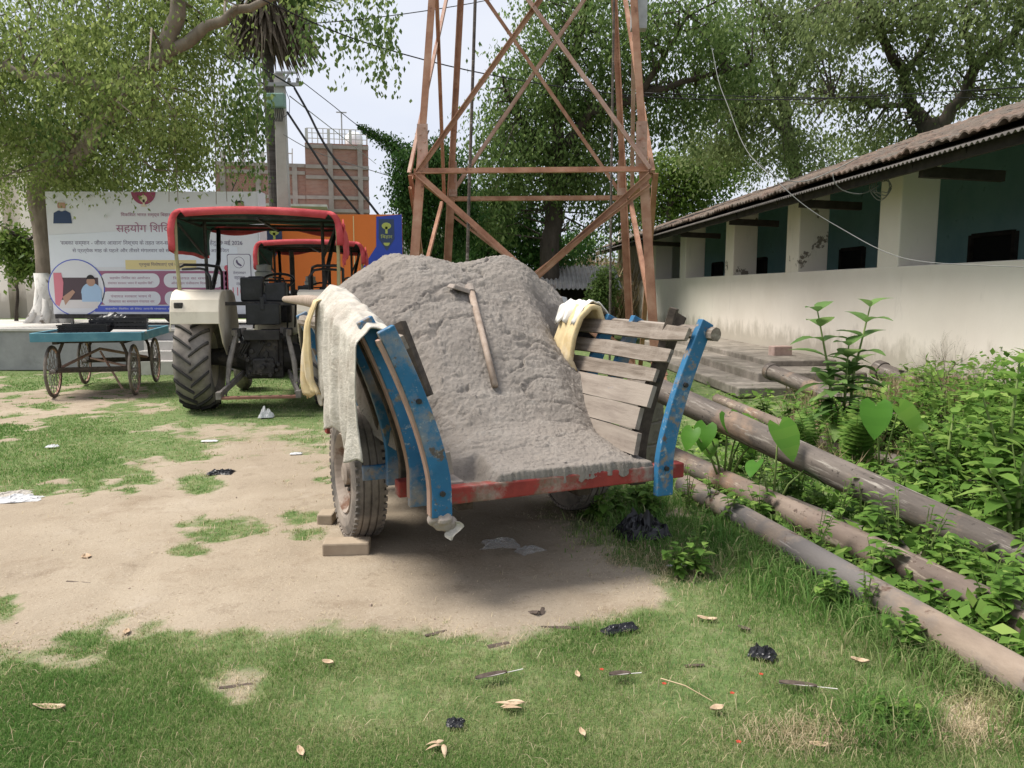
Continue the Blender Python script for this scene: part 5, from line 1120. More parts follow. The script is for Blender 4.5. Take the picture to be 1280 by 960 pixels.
# ------------------------------------------------------------------ old steel pipes
def pipe(label, pts, r, mat, socket=False):
    P = [Vector(p) for p in pts]; Q = []
    for a, c in zip(P, P[1:]):
        for j in range(10): Q.append(a.lerp(c, j/10))
    Q.append(P[-1]); t = thing('steel_pipe', label, 'pipe', P[0], 0, 'old pipes lying beside the cart')
    rot = (P[-1]-P[0]).to_track_quat('X', 'Z'); t.rotation_euler = rot.to_euler(); inv = rot.inverted()
    b = MB(); b.tube([inv @ (q-P[0]) for q in Q], r, 28, cap=False); b.build('barrel', mat, t, smooth=True, solid=.008)
    d = Vector((1, 0, 0))
    if socket:
        b = MB(); b.cyl(-d*.02, d*.10, r*1.22, n=28); b.build('socket', 'pipe_dark', t, bevel=.012)
        b = MB(); b.cyl(-d*.024, -d*.021, r*.92, n=24); b.build('bore', 'dark', t)
    return t
def gp(px, py, r): p = G(px, py); p.z = gzs(p.x, p.y)+r; return p
a, c = gp(866, 622, .062), gp(1283, 874, .066); d = (c-a); pipe('grey pipe nearest the lawn, earthy and bare towards its near end', [a-d*.05, a+d*.5, c+d*.25], .071, 'pipe_earth')
a, c = gp(860, 590, .07), gp(1285, 803, .072); d = c-a; pipe('tan rusty pipe lying second from the lawn', [a-d*.2, a+d*.5, c+d*.35], .080, 'pipe_tan')
a, c = gp(1020, 650, .04), gp(1285, 760, .04); d = c-a; pipe('thinner dark pipe sunk in weeds between the two thicker pipes', [a-d*.2, c+d*.3], .042, 'pipe_dark')
a, c = atY(866, 507, 6.0), gp(1283, 722, .085); d = c-a; a3, d3 = a.copy(), d.copy(); pipe('long dark thick pipe sloping down from behind the cart post to the right edge', [a-d*.28, a+d*.5, c+d*.35], .094, 'pipe_dark')
a, c = gp(905, 508, .06), gp(1030, 562, .06); d = c-a; pipe('short brownish pipe behind the long thick dark pipe', [a-d*.1, c+d*.2], .062, 'pipe_tan')
a = atY(963, 455, 10.4); a.z = .40; c = atY(1150, 540, 7.3); pipe('dark socketed pipe with its open end resting on the grey steps', [a, c], .095, 'pipe_dark', True)
a = atY(1098, 462, 9.6); c = atY(1215, 508, 8.2); pipe('dark pipe poking out of the weeds below the cream wall', [a, c], .10, 'pipe_dark', True)
a, c = gp(1095, 580, .06), gp(1260, 622, .06); pipe('grey pipe almost buried in the leafy weeds at the right', [a, c+(c-a)*.3], .06, 'pipe_dark')
for q in (1,):
    for k in range(3):
        b = MB(); b.box((0, 0, .1), (.34-.04*k, .26, .19)); o = b.build('rubble_block', 'conc', None, bevel=.02, jit=.03); o.location = (a3.x-d3.x*.24, a3.y-d3.y*.24, .19*k); o.rotation_euler = (0, 0, .3*k+.2)
        tag(o, 'rough concrete block stacked under the raised end of the thick dark pipe', 'block', 'blocks propping the thick pipe')

# ------------------------------------------------------------------ weeds and plants
def leaf_mesh(b, base, d, n, L, W, droop=.3, heart=False, nseg=6):
    """a broad leaf with a midrib fold and a droop"""
    d = Vector(d).normalized(); n = Vector(n); s = d.cross(n).normalized(); u = s.cross(d).normalized(); base = Vector(base)
    prof = [(-.18, .26), (-.08, .44), (.12, .52), (.38, .50), (.62, .38), (.84, .19), (1, 0)] if heart else [(0, .03), (.15, .28), (.35, .48), (.55, .48), (.75, .33), (.9, .14), (1, 0)]
    vs = []
    for f, w_ in prof:
        f2 = max(f, 0) if not heart else f
        c = base+d*L*f-u*L*droop*max(0, f)**2; m_ = base+d*L*(f if not heart else max(f, 0))-u*L*droop*max(0, f)**2
        wv = W*w_; up = u*wv*.25
        vs += [c+s*wv+up, m_, c-s*wv+up]
    fs = []
    for k in range(len(prof)-1): fs += [(3*k, 3*k+1, 3*k+4, 3*k+3), (3*k+1, 3*k+2, 3*k+5, 3*k+4)]
    o = len(b.v); b.add(vs, fs); t = random.random(); b.t += [min(1, max(0, t*.7+.1+(.035*(-1)**(k//2) if heart else random.uniform(-.08, .08)))) for k in range(len(fs))]
def tinted(b, name, mat, parent):
    me = bpy.data.meshes.new(name); me.from_pydata(b.v, [], b.f); me.update(); a = me.attributes.new('tint', 'FLOAT', 'FACE'); t = (b.t+[.5]*len(b.f))[:len(b.f)]; a.data.foreach_set('value', np.array(t, np.float32))
    me.polygons.foreach_set('use_smooth', [True]*len(b.f)); me.materials.append(M[mat]); o = bpy.data.objects.new(name, me); C.objects.link(o); o.parent = parent; return o
M['stem'] = pm('green_stem', [(.3, (.10, .15, .04)), (.7, (.20, .26, .08))], 8, .7, .1, .002)
def ear_plant(label, px, py, spec, sc=1.0):
    p = G(px, py); T = thing('elephant_ear_plant', label, 'plant', p, 0, 'elephant ear plants among the pipes')
    for ang, h, L, lean, face in spec:
        b = MB(); tip = Vector((math.cos(ang)*lean, math.sin(ang)*lean*.6-.03, h))*sc; b.tube([(0, 0, -.02), tip*.5+Vector((0, 0, .05*sc)), tip], [.010, .007, .005], 6); b.build('stalk', 'stem', T, smooth=True)
        b = MB(); dd = Vector((math.cos(ang)*.5+.1, -.45, -.75 if face else -.25)); leaf_mesh(b, tip, dd, Vector((math.cos(ang)*.5, -.8 if face else -.3, .5)), L*sc, L*.80*sc, .15, True); tinted(b, 'leaf', 'lf_ear', T)
ear_plant('elephant ear plant with one big upright leaf between the pipes', 966, 640, [(1.2, .60, .26, .03, 1), (-.4, .30, .17, .18, 0), (2.6, .34, .15, .14, 0)])
ear_plant('elephant ear plant with several medium leaves beside the blue post', 905, 612, [(2.4, .42, .18, .16, 1), (.6, .46, .2, .12, 1), (-.5, .36, .16, .20, 0), (1.4, .50, .17, .02, 1), (3.0, .40, .15, .22, 1), (.2, .38, .17, .24, 1), (1.0, .34, .16, .26, 1), (2.0, .30, .15, .2, 0)], 1.15)
ear_plant('elephant ear plant with a pointed dark leaf above the dark pipe', 1022, 560, [(.9, .38, .26, .10, 1), (2.4, .30, .17, .14, 1)])
ear_plant('elephant ear plant with two tall pale leaves in the thick weeds', 1100, 605, [(2.2, .62, .28, .10, 1), (.4, .60, .30, .12, 1)])
ear_plant('elephant ear plant with small yellowish leaves low by the dark pipe', 1113, 672, [(2.2, .20, .16, .07, 1), (.4, .22, .20, .10, 1)])
def milk(label, px, py, Y, hs, seed, L=.17, name='milkweed_shrub', mat='lf_milk', base=None):
    g = random.Random(seed); top = atY(px, py, Y); p = Vector((top.x, top.y, gzs(top.x, top.y))); T = thing(name, label, 'plant', p)
    for dx, dy, h, ln in hs:
        b = MB(); tip = Vector((dx+ln, dy, h)); mid = Vector((dx*.6, dy*.6, h*.55)); b.tube([(dx*.3, dy*.3, 0), mid, tip], [.016, .012, .006], 7); b.build('stem', 'stem', T, smooth=True)
        b = MB(); nl = 7
        for k in range(nl):
            f = .38+.62*k/(nl-1); q = mid.lerp(tip, max(0, (f-.55)/.45)) if f > .55 else mid*(f/.55)
            a0 = k*1.57+g.random()*1.2
            for s in (0, math.pi):
                a = a0+s; up = .25+.9*(k/(nl-1))**2; leaf_mesh(b, q, (math.cos(a), math.sin(a), up), (-.3*math.cos(a), -.3*math.sin(a), 1), L*(1.1-.45*(k/(nl-1))**2)*(.7+.5*g.random()), L*.52, .2+.6*g.random())
        tinted(b, 'leaves', mat, T)
    return T
milk('tall milkweed shrub with two leafy stems rising against the cream wall', 1055, 480, 6.9, [(-.22, 0, 1.30, -.05), (.16, .05, 1.34, .06), (-.02, -.1, 1.0, 0), (.05, .1, .8, .05), (-.12, -.15, .72, -.1)], 4, .30)
milk('broad leaved shrub at the right edge, tallest in the weeds', 1262, 560, 5.0, [(0, 0, 1.02, .02), (.16, .05, .86, .06), (-.15, -.05, .80, -.08), (.05, -.15, .66, .1)], 9, .20, 'leafy_shrub', 'lf_weed')
milk('lower broad leaved shrub at the right edge with large pale leaves', 1272, 640, 4.3, [(0, 0, .66, .02), (.12, .05, .52, .06), (-.12, -.05, .50, -.10)], 12, .19, 'leafy_shrub', 'lf_weed')
milk('medium leafy shrub in the weeds left of the tallest shrub', 1185, 570, 5.4, [(0, 0, .62, .02), (.12, .05, .56, .06), (-.12, -.05, .50, -.10)], 15, .13, 'leafy_shrub', 'lf_weed')
def fern(label, px, py, Y, h, n, seed, mat='lf_weed'):
    g = random.Random(seed); top = atY(px, py, Y); p = Vector((top.x, top.y, gzs(top.x, top.y))); T = thing('fern', label, 'plant', p, 0, 'ferns among the pipes'); b = MB(); st_ = MB()
    for k in range(n):
        a = g.uniform(0, 6.28); L = h*g.uniform(.75, 1.1); out_ = g.uniform(.15, .45)*h; pts = []
        for j in range(9):
            f = j/8; pts.append(Vector((math.cos(a)*out_*f**1.5, math.sin(a)*out_*f**1.5, L*(f-.22*f**3))))
        st_.tube(pts, [.004-.003*j/8 for j in range(9)], 4, cap=False)
        side = Vector((-math.sin(a), math.cos(a), 0))
        for j in range(2, 9):
            for q in (0, .5):
                pp_ = pts[j-1].lerp(pts[j], q); ln = h*.17*math.sin(math.pi*(.18+.80*(j+q)/9.2))
                for s in (-1, 1): leaf_mesh(b, pp_, side*s+Vector((0, 0, .25)), (math.cos(a)*.7, math.sin(a)*.7, .6), ln, ln*.34, .1)
    tinted(b, 'frond', mat, T); st_.build('stem', 'stem', T)
fern('yellow green fern standing beside the dark pipe near the cart post', 938, 500, 6.4, .52, 7, 3)
fern('fern with upright fronds right of the socketed pipe', 1012, 500, 6.6, .62, 6, 5)
fern('taller fern in front of the milkweed shrub', 1072, 520, 6.2, .80, 8, 6)
# repeated weeds: three kinds, copied
def weed(kind, seed):
    g = random.Random(seed); T = thing('leafy_weed', 'low leafy weed growing among the rusty pipes', 'weed', (0, 0, -50), 0, 'leafy weeds among the pipes'); b = MB(); s_ = MB()
    ns = [7, 5, 9][kind % 3]
    for k in range(ns):
        a = g.uniform(0, 6.28); h = g.uniform(.10, .30)*(1.4 if kind == 1 else 1); tip = Vector((math.cos(a)*g.uniform(.02, .14), math.sin(a)*g.uniform(.02, .14), h)); s_.tube([(0, 0, -.02), tip*.55+Vector((0, 0, .02)), tip], [.005, .004, .002], 4, cap=False)
        m_ = 8 if kind != 2 else 6
        for j in range(m_):
            f = .25+.75*j/(m_-1); q = tip*f; aa = g.uniform(0, 6.28); L = (.075, .055, .10)[kind % 3]*g.uniform(.7, 1.25)
            leaf_mesh(b, q, (math.cos(aa), math.sin(aa), g.uniform(-.1, .5)), (0, 0, 1), L, L*(.75, .55, .62)[kind % 3], .3, kind == 0)
    tinted(b, 'leaves', 'lf_weed', T); s_.build('stem', 'stem', T); return T
W = [weed(k, 30+k) for k in range(3)]+[weed(k, 50+k) for k in range(3)]; used = [False]*6
g = random.Random(5)
spots = [(1290, 560, 1.9), (1255, 590, 1.7), (1220, 530, 1.8), (1160, 520, 1.5), (1185, 605, 1.5), (1240, 650, 1.5), (1285, 680, 1.5), (1120, 560, 1.4), (1135, 600, 1.4), (1060, 540, 1.4), (1290, 500, 2.0), (1260, 510, 1.8), (1200, 480, 1.6), (1010, 575, 1.2), (885, 640, .7), (910, 655, .7), (860, 640, .8), (948, 610, .8), (985, 600, .9), (1000, 625, .8), (1018, 640, .6), (925, 590, .7), (955, 650, .7), (1020, 700, .8), (1045, 665, .9), (1080, 640, 1.0), (1070, 668, .9), (1100, 690, 1.0), (1125, 700, 1.0), (1150, 715, 1.0), (1090, 730, .8), (1180, 735, .9), (1060, 620, .8), (1215, 745, .8), (1235, 760, .8), (1150, 660, .9), (1180, 640, 1.0), (1210, 660, 1.0), (1240, 680, .9), (1265, 800, .7), (1245, 790, .9), (1262, 775, .8), (1165, 610, 1.1), (1200, 610, 1.2), (1235, 620, 1.2), (1190, 580, 1.2), (1225, 575, 1.3), (1150, 580, 1.2), (1140, 550, 1.2), (1170, 545, 1.2), (1210, 540, 1.4), (1250, 540, 1.4), (1070, 560, 1.1), (1040, 585, 1.0), (1100, 545, 1.1), (1010, 545, 1.0), (985, 530, 1.0), (960, 520, .9), (1120, 640, 1.0), (1275, 720, .8), (1140, 620, 1.1), (1080, 590, 1.0), (745, 650, .8), (775, 640, .7), (800, 628, .8), (820, 640, .7), (870, 700, .7), (850, 720, .6), (880, 715, .6), (1180, 510, 1.3), (1230, 500, 1.4), (1130, 500, 1.2), (870, 540, .8), (893, 555, .9), (935, 560, .8), (1045, 760, .6), (1085, 770, .7), (1130, 815, .6), (1110, 905, .35), (1130, 910, .3)]
for i, (px, py, sc) in enumerate(spots):
    px += g.uniform(-6, 6); k = g.randrange(6); p = G(px, py)
    o = copy_tree(W[k]) if used[k] else W[k]; used[k] = True; o.location = p; o.scale = (sc*1.05,)*3; o.rotation_euler = (0, 0, g.uniform(0, 6.28))
for k in range(6):
    if not used[k]: W[k].location = G(1200, 600)
# ground cover among the pipes: nobody could count it
g = np.random.default_rng(44)
def scatter_px(n, x0, x1, y0, y1, keep):
    P = []
    while len(P) < n:
        px, py = g.uniform(x0, x1), g.uniform(y0, y1)
        if g.random() < keep(px, py):
            q = G(px, py)
            if q.x < WALLX(q.y)-.05: P.append((q.x, q.y, q.z, px, py))
    return np.array(P)
p1 = lambda px: 618+.6*(px-868)
def dens(px, py):
    if py > p1(px)+14: return 0
    d_ = .5
    if px > 1040: d_ = .75
    if px > 1110 and py < 690: d_ = 1
    if px < 960 and py < 530: d_ = .12
    if py < 500 and px < 1050: d_ = .3
    p3_ = 520+.49*(px-865)
    if py > p3_-52: d_ *= .30 if px > 940 else .7
    return d_*(1 if py < p1(px)-8 else .35)
Q = scatter_px(1550, 850, 1380, 452, 830, dens)
per = 11; n = len(Q)*per; idx = np.repeat(np.arange(len(Q)), per)
hm = np.where(Q[:, 4] > 520+.49*(Q[:, 3]-865)-52, .5, 1)*np.interp(Q[:, 3], [850, 1000, 1100, 1180, 1300], [.10, .18, .32, .55, .72])*np.interp(Q[:, 4], [450, 600, 700, 830], [1.0, 1, .55, .35])
P = np.stack([Q[idx, 0]+.06*g.normal(size=n), Q[idx, 1]+.06*g.normal(size=n), Q[idx, 2]+hm[idx]*g.random(n)], 1)
D = rnd_dirs(n, g); D[:, 2] = D[:, 2]*.4+.15; N = rnd_dirs(n, g)*.5; N[:, 2] += 1
V, F = leaves(P, D, N, .058*(.4+1.7*g.random(n)**2), .2, .62); tt = np.clip(.55*g.random(len(Q))[idx]+.45*g.random(n), 0, 1)
o = npmesh('undergrowth', V, F, 'lf_weed', None, np.tile(tt, 2)); tag(o, 'dense low green undergrowth around the pipes at the right', 'undergrowth', None, 'stuff')
# dead scrub at the foot of the wall
Q = scatter_px(1500, 1120, 1320, 440, 520, lambda px, py: 1 if py < 505 else .4); n = len(Q)*5; idx = np.repeat(np.arange(len(Q)), 5)
P = Q[idx, :3]+g.normal(size=(n, 3))*np.array([.1, .1, 0]); D = rnd_dirs(n, g)*.6; D[:, 2] += 1
V, F = leaves(P, D, rnd_dirs(n, g), .26*(.5+1.0*g.random(n)), .1, .035); o = npmesh('dry_scrub', V, F, 'drygrass', None, np.tile(g.random(n), 2)); tag(o, 'straw coloured dead scrub along the foot of the cream wall', 'dry grass', None, 'stuff')
Q = scatter_px(500, 985, 1150, 470, 600, lambda px, py: .8 if py < 560 else .35); n = len(Q)*5; idx = np.repeat(np.arange(len(Q)), 5)
P = Q[idx, :3]+g.normal(size=(n, 3))*np.array([.08, .08, 0]); D = rnd_dirs(n, g)*.7; D[:, 2] += 1
V, F = leaves(P, D, rnd_dirs(n, g), .24*(.4+1.0*g.random(n)), .1, .04); o = npmesh('dry_scrub', V, F, 'drygrass', None, np.tile(g.random(n)*.7, 2)); tag(o, 'brownish dry stalks mixed into the weeds behind the thick dark pipe', 'dry grass', None, 'stuff')
def twiggy(label, px, py, Y, h, seed):
    gg = random.Random(seed); b = MB(); p = atY(px, py, Y); z0 = gzs(p.x, p.y)
    def grow(q, d, L, r, lv):
        e_ = q+d*L; b.tube([q, q.lerp(e_, .5)+Vector((gg.uniform(-1, 1), gg.uniform(-1, 1), 0))*L*.06, e_], [r, r*.8, r*.6], 4, cap=False)
        if lv < 5:
            for _ in range(3 if lv < 3 else 2):
                nd = (d+Vector((gg.uniform(-1, 1), gg.uniform(-1, 1), gg.uniform(-.3, .7)))*.75).normalized(); grow(e_ if gg.random() < .6 else q.lerp(e_, .6), nd, L*.72, r*.6, lv+1)
    grow(Vector((0, 0, 0)), Vector((.1, 0, 1)), h*.32, .006, 0); grow(Vector((.04, 0, 0)), Vector((-.2, .1, 1)).normalized(), h*.28, .005, 1)
    o = b.build('dead_shrub', 'drysk'); o.location = (p.x, p.y, z0); tag(o, label, 'shrub')
twiggy('bare twiggy dead shrub in front of the cream wall', 1180, 470, 7.4, 1.05, 3); twiggy('smaller bare dead shrub in front of the cream wall near the right edge', 1236, 480, 7.0, .8, 8)

# ------------------------------------------------------------------ lawn
def blades(name, n, hmin, hmax, wd, keep, box, label, cat, mat='grass', bend=.7, seed=1, tb=0.0, dens_tint=True):
    g = np.random.default_rng(seed); out_ = []; tot = 0
    while tot < n:
        px = g.uniform(box[0], box[1], 60000); py = g.uniform(box[2], box[3], 60000)
        dx, dy = (px-640)/FPX, -(py-480)/FPX; dyw = cP+dy*sP; dz = dy*cP-sP; t = -CH/dz; x, y = dx*t, dyw*t
        k = g.random(60000) < keep(px, py, x, y)
        out_.append(np.stack([x[k], y[k]], 1)); tot += k.sum()
    xy = np.concatenate(out_)[:n]; x, y = xy.T; z = gz(x, y)-.006; dist = np.hypot(x, y)
    patch = np.clip(.5+1.5*fbm(x*.8+40, y*.8+3, 3), 0, 1); cv_ = cover(x, y)
    a = g.random(n)*2*np.pi; h = (hmin+(hmax-hmin)*g.random(n)**1.5)*(.45+.75*patch)*(.45+.55*cv_); wv = wd*np.maximum(1, dist/2.6)*(.7+.6*g.random(n))
    lx, ly = np.cos(a)*h*bend*g.random(n), np.sin(a)*h*bend*g.random(n); b2 = g.random(n)*np.pi; sx_, sy_ = np.cos(b2)*wv/2, np.sin(b2)*wv/2
    A = np.stack([x-sx_, y-sy_, z], 1); B_ = np.stack([x+sx_, y+sy_, z], 1); Cc = np.stack([x+lx*.4+sx_*.7, y+ly*.4+sy_*.7, z+h*.62], 1); Dd = np.stack([x+lx*.4-sx_*.7, y+ly*.4-sy_*.7, z+h*.62], 1); E = np.stack([x+lx, y+ly, z+h*(1-.25*bend)], 1)
    V = np.stack([A, B_, Cc, Dd, E], 1).reshape(-1, 3); i = np.arange(n)*5
    F = np.concatenate([np.stack([i, i+1, i+2], 1), np.stack([i, i+2, i+3], 1), np.stack([i+3, i+2, i+4], 1)])
    p2 = np.clip(.5+2.2*fbm(x*1.1+7, y*1.1+1, 4), 0, 1); t = np.clip(.5*g.random(n)+.30*(1-patch)+.42*(1-p2)-.10+tb+.45*(1-cv_)+(g.random(n) < .12)*.55, 0, 1)
    o = npmesh(name, V, F, mat, None, np.tile(t, 3)); return tag(o, label, cat, None, 'stuff')
blades('lawn_grass', 270000, .012, .042, .0022, lambda px, py, x, y: cover(x, y)**1.6*np.clip(.30+1.9*(fbm(x*1.1+7, y*1.1+1, 4)+.22), .14, 1)*((x < WALLX(y)-2.2) | (y < 3))*np.where(py > p1(px)-5, 1, (px < 860)*1.0), (-60, 1340, 466, 1010), 'short green lawn grass in patches over the pale dirt', 'grass', seed=2, bend=1.15)
def tallk(px, py, x, y):
    e_ = p1(px)+8-py; k = ((px > 720)*(e_ < 0)*np.exp(-((e_+18)/34.)**2)*(px > 868))
    k = np.maximum(k, .8*np.exp(-(((px-1110)/60)**2+((py-905)/26)**2))); k = np.maximum(k, .5*np.exp(-(((px-790)/90)**2+((py-640)/45)**2)))
    k = np.maximum(k, .35*(py < p1(px))*(px > 900)*(px < 1300)*(py > 560))
    return k*(.35+.9*np.clip(.5+2*fbm(x*2.2, y*2.2, 3), 0, 1))
blades('tall_grass', 15000, .05, .17, .0045, tallk, (700, 1330, 560, 960), 'longer tufted grass along the foot of the pipes', 'grass', seed=3, bend=1.1, tb=-.1)
def dryk(px, py, x, y):
    cv = cover(x, y); a = .10*(py < 990)*np.where((cv > .04) & (cv < .6), 1, .12)*(py < 2000)*((py > p1(px)) | (px < 860)); b_ = np.exp(-(((px-1215)/45)**2+((py-900)/26)**2)); c_ = .6*np.exp(-(((px-1010)/80)**2+((py-920)/20)**2)); d_ = .5*np.exp(-(((px-800)/80)**2+((py-705)/26)**2)); return np.maximum(np.maximum(a, b_), np.maximum(c_, d_))
blades('withered_grass', 12000, .02, .08, .0022, dryk, (-40, 1330, 480, 1000), 'withered straw coloured stalks lying about the lawn and its edges', 'dry grass', 'drygrass', seed=4, bend=1.6)

# ------------------------------------------------------------------ litter
def crumple(name, label, cat, px, py, wx, wy, h, mat, rz=0, seed=1, n=22, group=None):
    def fn(u, v):
        e_ = 1-max(abs(2*u-1), abs(2*v-1))**3
        p = Vector((u*4.2, v*4.2, seed*3.3)); q = mnoise.noise_vector(p)*.16+mnoise.noise_vector(p*2.7)*.09
        ru = 1+.25*mnoise.noise(Vector((math.atan2(v-.5, u-.5)*1.5, seed, 0)))
        return ((u-.5)*wx*ru+q.x*wx*.6, (v-.5)*wy*ru+q.y*wy*.6, .006+h*(.25*e_+abs(q.z)*3.0*e_))
    b = MB(); b.grid(fn, n, n); o = b.build(name, mat, None, solid=.001); o.location = G(px, py); o.rotation_euler = (0, 0, rz); return tag(o, label, cat, group)
M['blackbag'] = flat('thin_black_plastic', (.018, .018, .021), .28); M['wpaper'] = flat('white_paper', (.62, .62, .62), .8); M['clear'] = None
m, t, bs = newmat('clear_film'); bs.inputs['Base Color'].default_value = (.75, .75, .74, 1); bs.inputs['Roughness'].default_value = .15; bs.inputs['Transmission Weight'].default_value = .55; bs.inputs['Alpha'].default_value = .28; M['clear'] = m
M['deadleaf'] = pm('dead_leaf', [(.3, (.30, .20, .12)), (.7, (.52, .40, .28))], 20, .8, .1, .002); M['barkbit'] = pm('dark_bark_bit', [(.3, (.045, .032, .025)), (.7, (.13, .10, .08))], 25, .9, .4, .003); M['petal'] = flat('red_petal', (.42, .06, .03), .6)
crumple('plastic_bag', 'large crumpled black plastic bag in the weeds behind the right cart post', 'plastic bag', 803, 668, .30, .24, .24, 'blackbag', .3, 1)
crumple('plastic_bag', 'black plastic scrap at the edge of dirt and lawn below the cart', 'plastic bag', 775, 788, .17, .06, .05, 'blackbag', .4, 2)
crumple('plastic_bag', 'black plastic bag lying on the bare dirt left of the cart', 'plastic bag', 277, 592, .20, .12, .06, 'blackbag', .1, 3)
crumple('plastic_bag', 'grey black plastic bag on the lawn below the pipes', 'plastic bag', 953, 820, .10, .08, .07, 'blackbag', -.5, 4)
crumple('plastic_bag', 'small black plastic wad half sunk in the front lawn', 'plastic bag', 569, 906, .06, .05, .03, 'blackbag', 0, 5)
crumple('plastic_film', 'clear crumpled plastic film in the shade under the cart', 'plastic film', 625, 682, .22, .14, .08, 'clear', .1, 6)
crumple('plastic_film', 'dull clear plastic scrap at the grass edge under the cart', 'plastic film', 662, 690, .16, .10, .06, 'clear', .6, 16)
crumple('white_wrapper', 'white crumpled wrapper standing behind the cart wheel near the tractor', 'wrapper', 333, 522, .16, .10, .20, 'wpaper', .2, 7)
crumple('paper_scrap', 'white and grey paper scraps at the far left edge of the dirt', 'paper', 22, 626, .30, .14, .07, 'wpaper', .2, 8)
crumple('paper_scrap', 'small bluish white scrap on the dirt behind the cart tyre', 'paper', 370, 568, .11, .06, .03, 'wpaper', .2, 9)
crumple('paper_scrap', 'small white scrap on the grass left of the tractor tyre', 'paper', 65, 559, .11, .07, .04, 'wpaper', .2, 10)
crumple('paper_scrap', 'pale flattened scrap in the grass edge right of the cart', 'paper', 846, 708, .10, .05, .02, 'wpaper', .5, 13)
crumple('paper_scrap', 'faint pale scrap on the trampled grass below the tractor', 'paper', 262, 552, .15, .06, .02, 'wpaper', .1, 14)
crumple('rag', 'grey brown cloth scrap beside the white paper at the left edge', 'cloth', 12, 620, .28, .12, .05, 'sack', .5, 11)
def leaf_lit(label, px, py, L, W_, rz, mat='deadleaf', curl=.5, name='fallen_leaf', cat='leaf'):
    b = MB(); 
    def fn(u, v):
        w_ = W_*math.sin(math.pi*min(.98, max(.02, v)))**.7; x = (u-.5)*w_; y = (v-.5)*L; return (x, y, -.004+curl*(abs(u-.5)**2*W_*2+((v-.5)**2)*L*.5)+.06*L*mnoise.noise(Vector((u*3, v*3, px*.1))))
    b.grid(fn, 6, 10); o = b.build(name, mat, None, smooth=True, solid=.0015); o.location = G(px, py, .012 if py > 800 else .002); o.rotation_euler = (0, 0, rz); return tag(o, label, cat)
leaf_lit('pale oval dry leaf on the lawn right of the red petal twig', 896, 889, .055, .035, 1.9); leaf_lit('pale pinkish dry leaf near the bottom of the lawn below the feather', 1025, 935, .065, .028, 1.4)
leaf_lit('small dry leaf on the lawn left of the feathered stalks', 410, 831, .05, .03, 1.2); leaf_lit('long curled tan dry leaf at the left of the lawn', 62, 888, .12, .035, 1.5); leaf_lit('pale dry leaf on the bottom lawn left of the black wad', 376, 943, .06, .022, .5)
leaf_lit('dry tan leaf on the bare dirt at the left', 108, 697, .08, .05, .6); leaf_lit('pale dry leaf on the lawn below the clay dusted feather', 728, 919, .05, .02, .2); leaf_lit('dry leaf upright in the lawn below the bark bits', 722, 846, .05, .02, .1)
leaf_lit('brown dry leaf beside the tall grass right of the cart', 884, 774, .09, .035, 1.3); leaf_lit('brown curled leaf at the lawn edge near the pipes', 930, 786, .06, .03, .8, 'barkbit'); leaf_lit('dead leaf on the trampled earth beside the earthy pipe', 1075, 829, .07, .035, 1.1); leaf_lit('small pale leaf on the dirt behind the handcart path', 158, 790, .05, .03, .3)
b = MB()
for k, a in enumerate((0.3, .9, 2.9, 3.4, 4.9)): leaf_mesh(b, (.008*k-.016, .006*(k % 3), .015), (math.cos(a), math.sin(a), .2+.1*(k % 2)), (.3*(k % 2), .2, 1), .03+.006*k, .014+.004*(k % 3), .5)
o = b.build('dry_leaf_cluster', 'deadleaf', None, smooth=True, solid=.001); o.location = G(548, 937); tag(o, 'star shaped cluster of dry tan leaves at the bottom of the lawn', 'leaf')
b = MB()
for k, a in enumerate((0.1, .5, 2.8, 3.4, 3.0)): leaf_mesh(b, (.02*k-.04, .01*k, .015), (math.cos(a), math.sin(a), .15), (0, 0, 1), .07, .018, .2)
o = b.build('dry_stalk_cluster', 'deadleaf', None, solid=.001); o.location = G(642, 890); tag(o, 'pale dry leaf stalks bundled on the lawn under the long feather', 'leaf')
def feather(label, px, py, L, rz, qf=.35):
    T = thing('feather', label, 'feather', G(px, py, .006), rz); b = MB(); b.tube([(-L*.5, 0, .012), (L*.1, 0, .016), (L*.5, .01, .012)], [.0008, .0016, .0022], 5); b.build('quill', 'sackw', T)
    b = MB(); b.grid(lambda u, v: (-L*.5+L*(1-qf)*u, (v-.5)*.036*math.sin(math.pi*min(.95, u*.9+.06))**.6, .014+.008*abs(v-.5)*2), 12, 4); b.build('vane', 'barkbit', T, solid=.001); return T
feather('long dark feather with a pale quill on the middle of the lawn', 625, 849, .20, .38); feather('dark feather lying on the lawn below the pipe', 1010, 864, .21, -.25); feather('short dark feather on the lawn below the black plastic scrap', 782, 849, .13, .1)
def bark(label, px, py, L, W_, rz, tilt=0, name='bark_piece'):
    b = MB(); b.grid(lambda u, v: ((u-.5)*L, (v-.5)*W_*(.5+.5*math.sin(math.pi*(.1+.8*u))), -.010+.22*W_*(math.cos((v-.5)*3)-.3)+.10*W_*mnoise.noise(Vector((u*7, v*3, px)))), 14, 5); o = b.build(name, 'barkbit', None, solid=.006); o.location = G(px, py, .004); o.rotation_euler = (0, tilt, rz); return tag(o, label, 'bark')
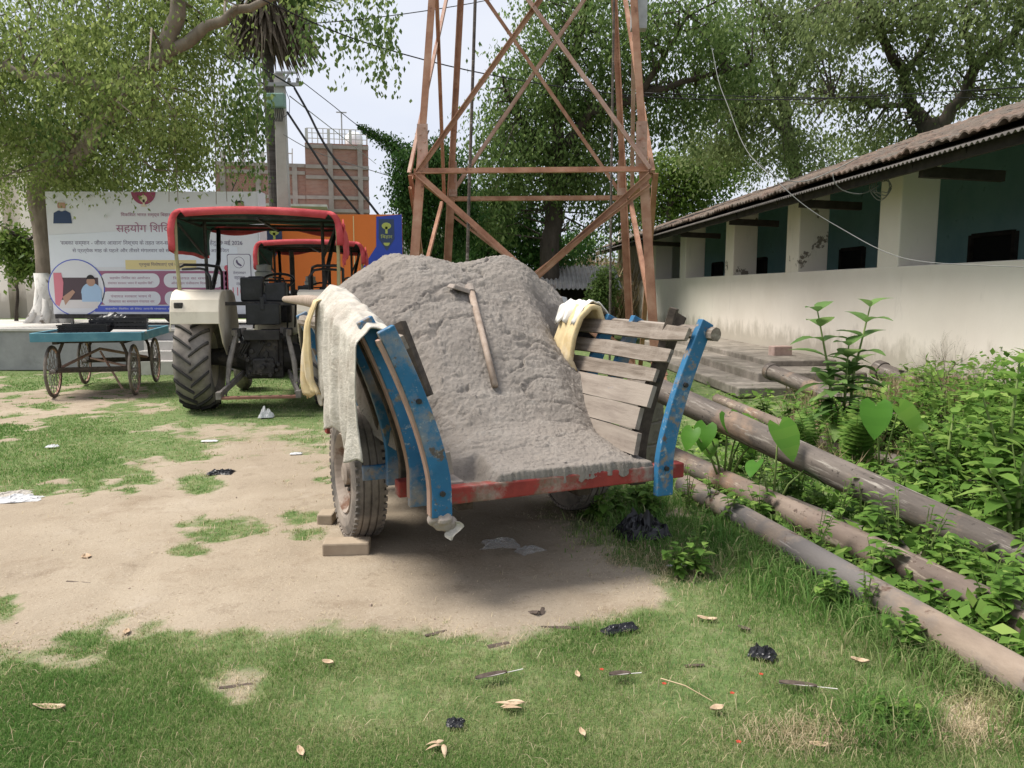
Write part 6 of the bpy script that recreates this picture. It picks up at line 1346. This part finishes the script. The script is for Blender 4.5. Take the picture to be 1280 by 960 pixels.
bark('dark bark flake lying on the dirt at the lawn edge', 623, 805, .095, .035, .35); bark('thin dark bark sliver on the dirt left of the other flakes', 545, 790, .10, .020, .5); bark('upright split piece of brown bark on the dirt under the cart tail', 662, 764, .12, .035, -.8, -.3); bark('short brown bark chip leaning beside the split bark on the dirt', 677, 768, .09, .022, 1.4, -.4); bark('flat brown bark strip on the dirt below the split bark', 700, 783, .17, .025, -.02); bark('dark bark twig on bare ground amid the left lawn', 295, 856, .12, .020, .25); bark('dark twig on the bare dirt at the left', 98, 727, .14, .018, -.2); bark('small dark twig on the lawn right of the bark strip', 868, 830, .08, .014, .1)
bark('dark lump of decayed leaf under the tall tuft at the bottom right', 1062, 908, .10, .06, .5); bark('pale brown chip on the dirt beside the pair of grass tufts', 270, 702, .05, .04, .5)
for k, (px, py, lab) in enumerate(((830, 864, 'red petal at the end of the pale twig on the lawn'), (951, 852, 'red flower on the lawn left of the dark feather'), (915, 876, 'small red petal on the lawn between the twig and feather'), (923, 938, 'red petal near the bottom edge of the lawn'), (752, 846, 'tiny red petal on the lawn left of the short feather'))):
    b = MB()
    for a in (0, 1.3, 2.5, 3.8, 5): leaf_mesh(b, (0, 0, .03), (math.cos(a), math.sin(a), .3), (.2, 0, 1), .010, .008, .2)
    o = b.build('red_petal', 'petal', None, solid=.001); o.location = G(px, py); tag(o, lab, 'petal')
b = MB(); a, c = G(826, 859, .035), G(890, 886, .03); b.tube([a, a.lerp(c, .5)+Vector((0, .012, .008)), c], [.003, .0028, .0016], 5); tag(b.build('pale_twig', 'straw'), 'pale twig lying on the lawn between red petal and dry leaf', 'twig')
b = MB(); a, c = G(1040, 885, .04), G(1052, 925, .03); b.tube([a, a.lerp(c, .4)+Vector((-.02, 0, .01)), c], .002, 5); tag(b.build('pale_twig', 'straw'), 'curved pale twig beside the tall tuft at the bottom right', 'twig')
# small clods and pebbles on the bare dirt
g = np.random.default_rng(66); b = MB(); cnt = 0
while cnt < 260:
    px, py = g.uniform(-20, 860), g.uniform(500, 840); q = G(px, py)
    if cover(np.array([q.x]), np.array([q.y]))[0] > .35: continue
    r = .0025+.007*g.random()**4; rot = Matrix.Rotation(g.random()*6, 3, 'Z'); b.box((q.x, q.y, q.z-.003), (r*2, r*1.5, r*1.2), rot, .6); cnt += 1
o = b.build('dirt_crumbs', 'handle'); tag(o, 'scattered dark crumbs and grit on the pale dirt', 'grit', None, 'stuff')
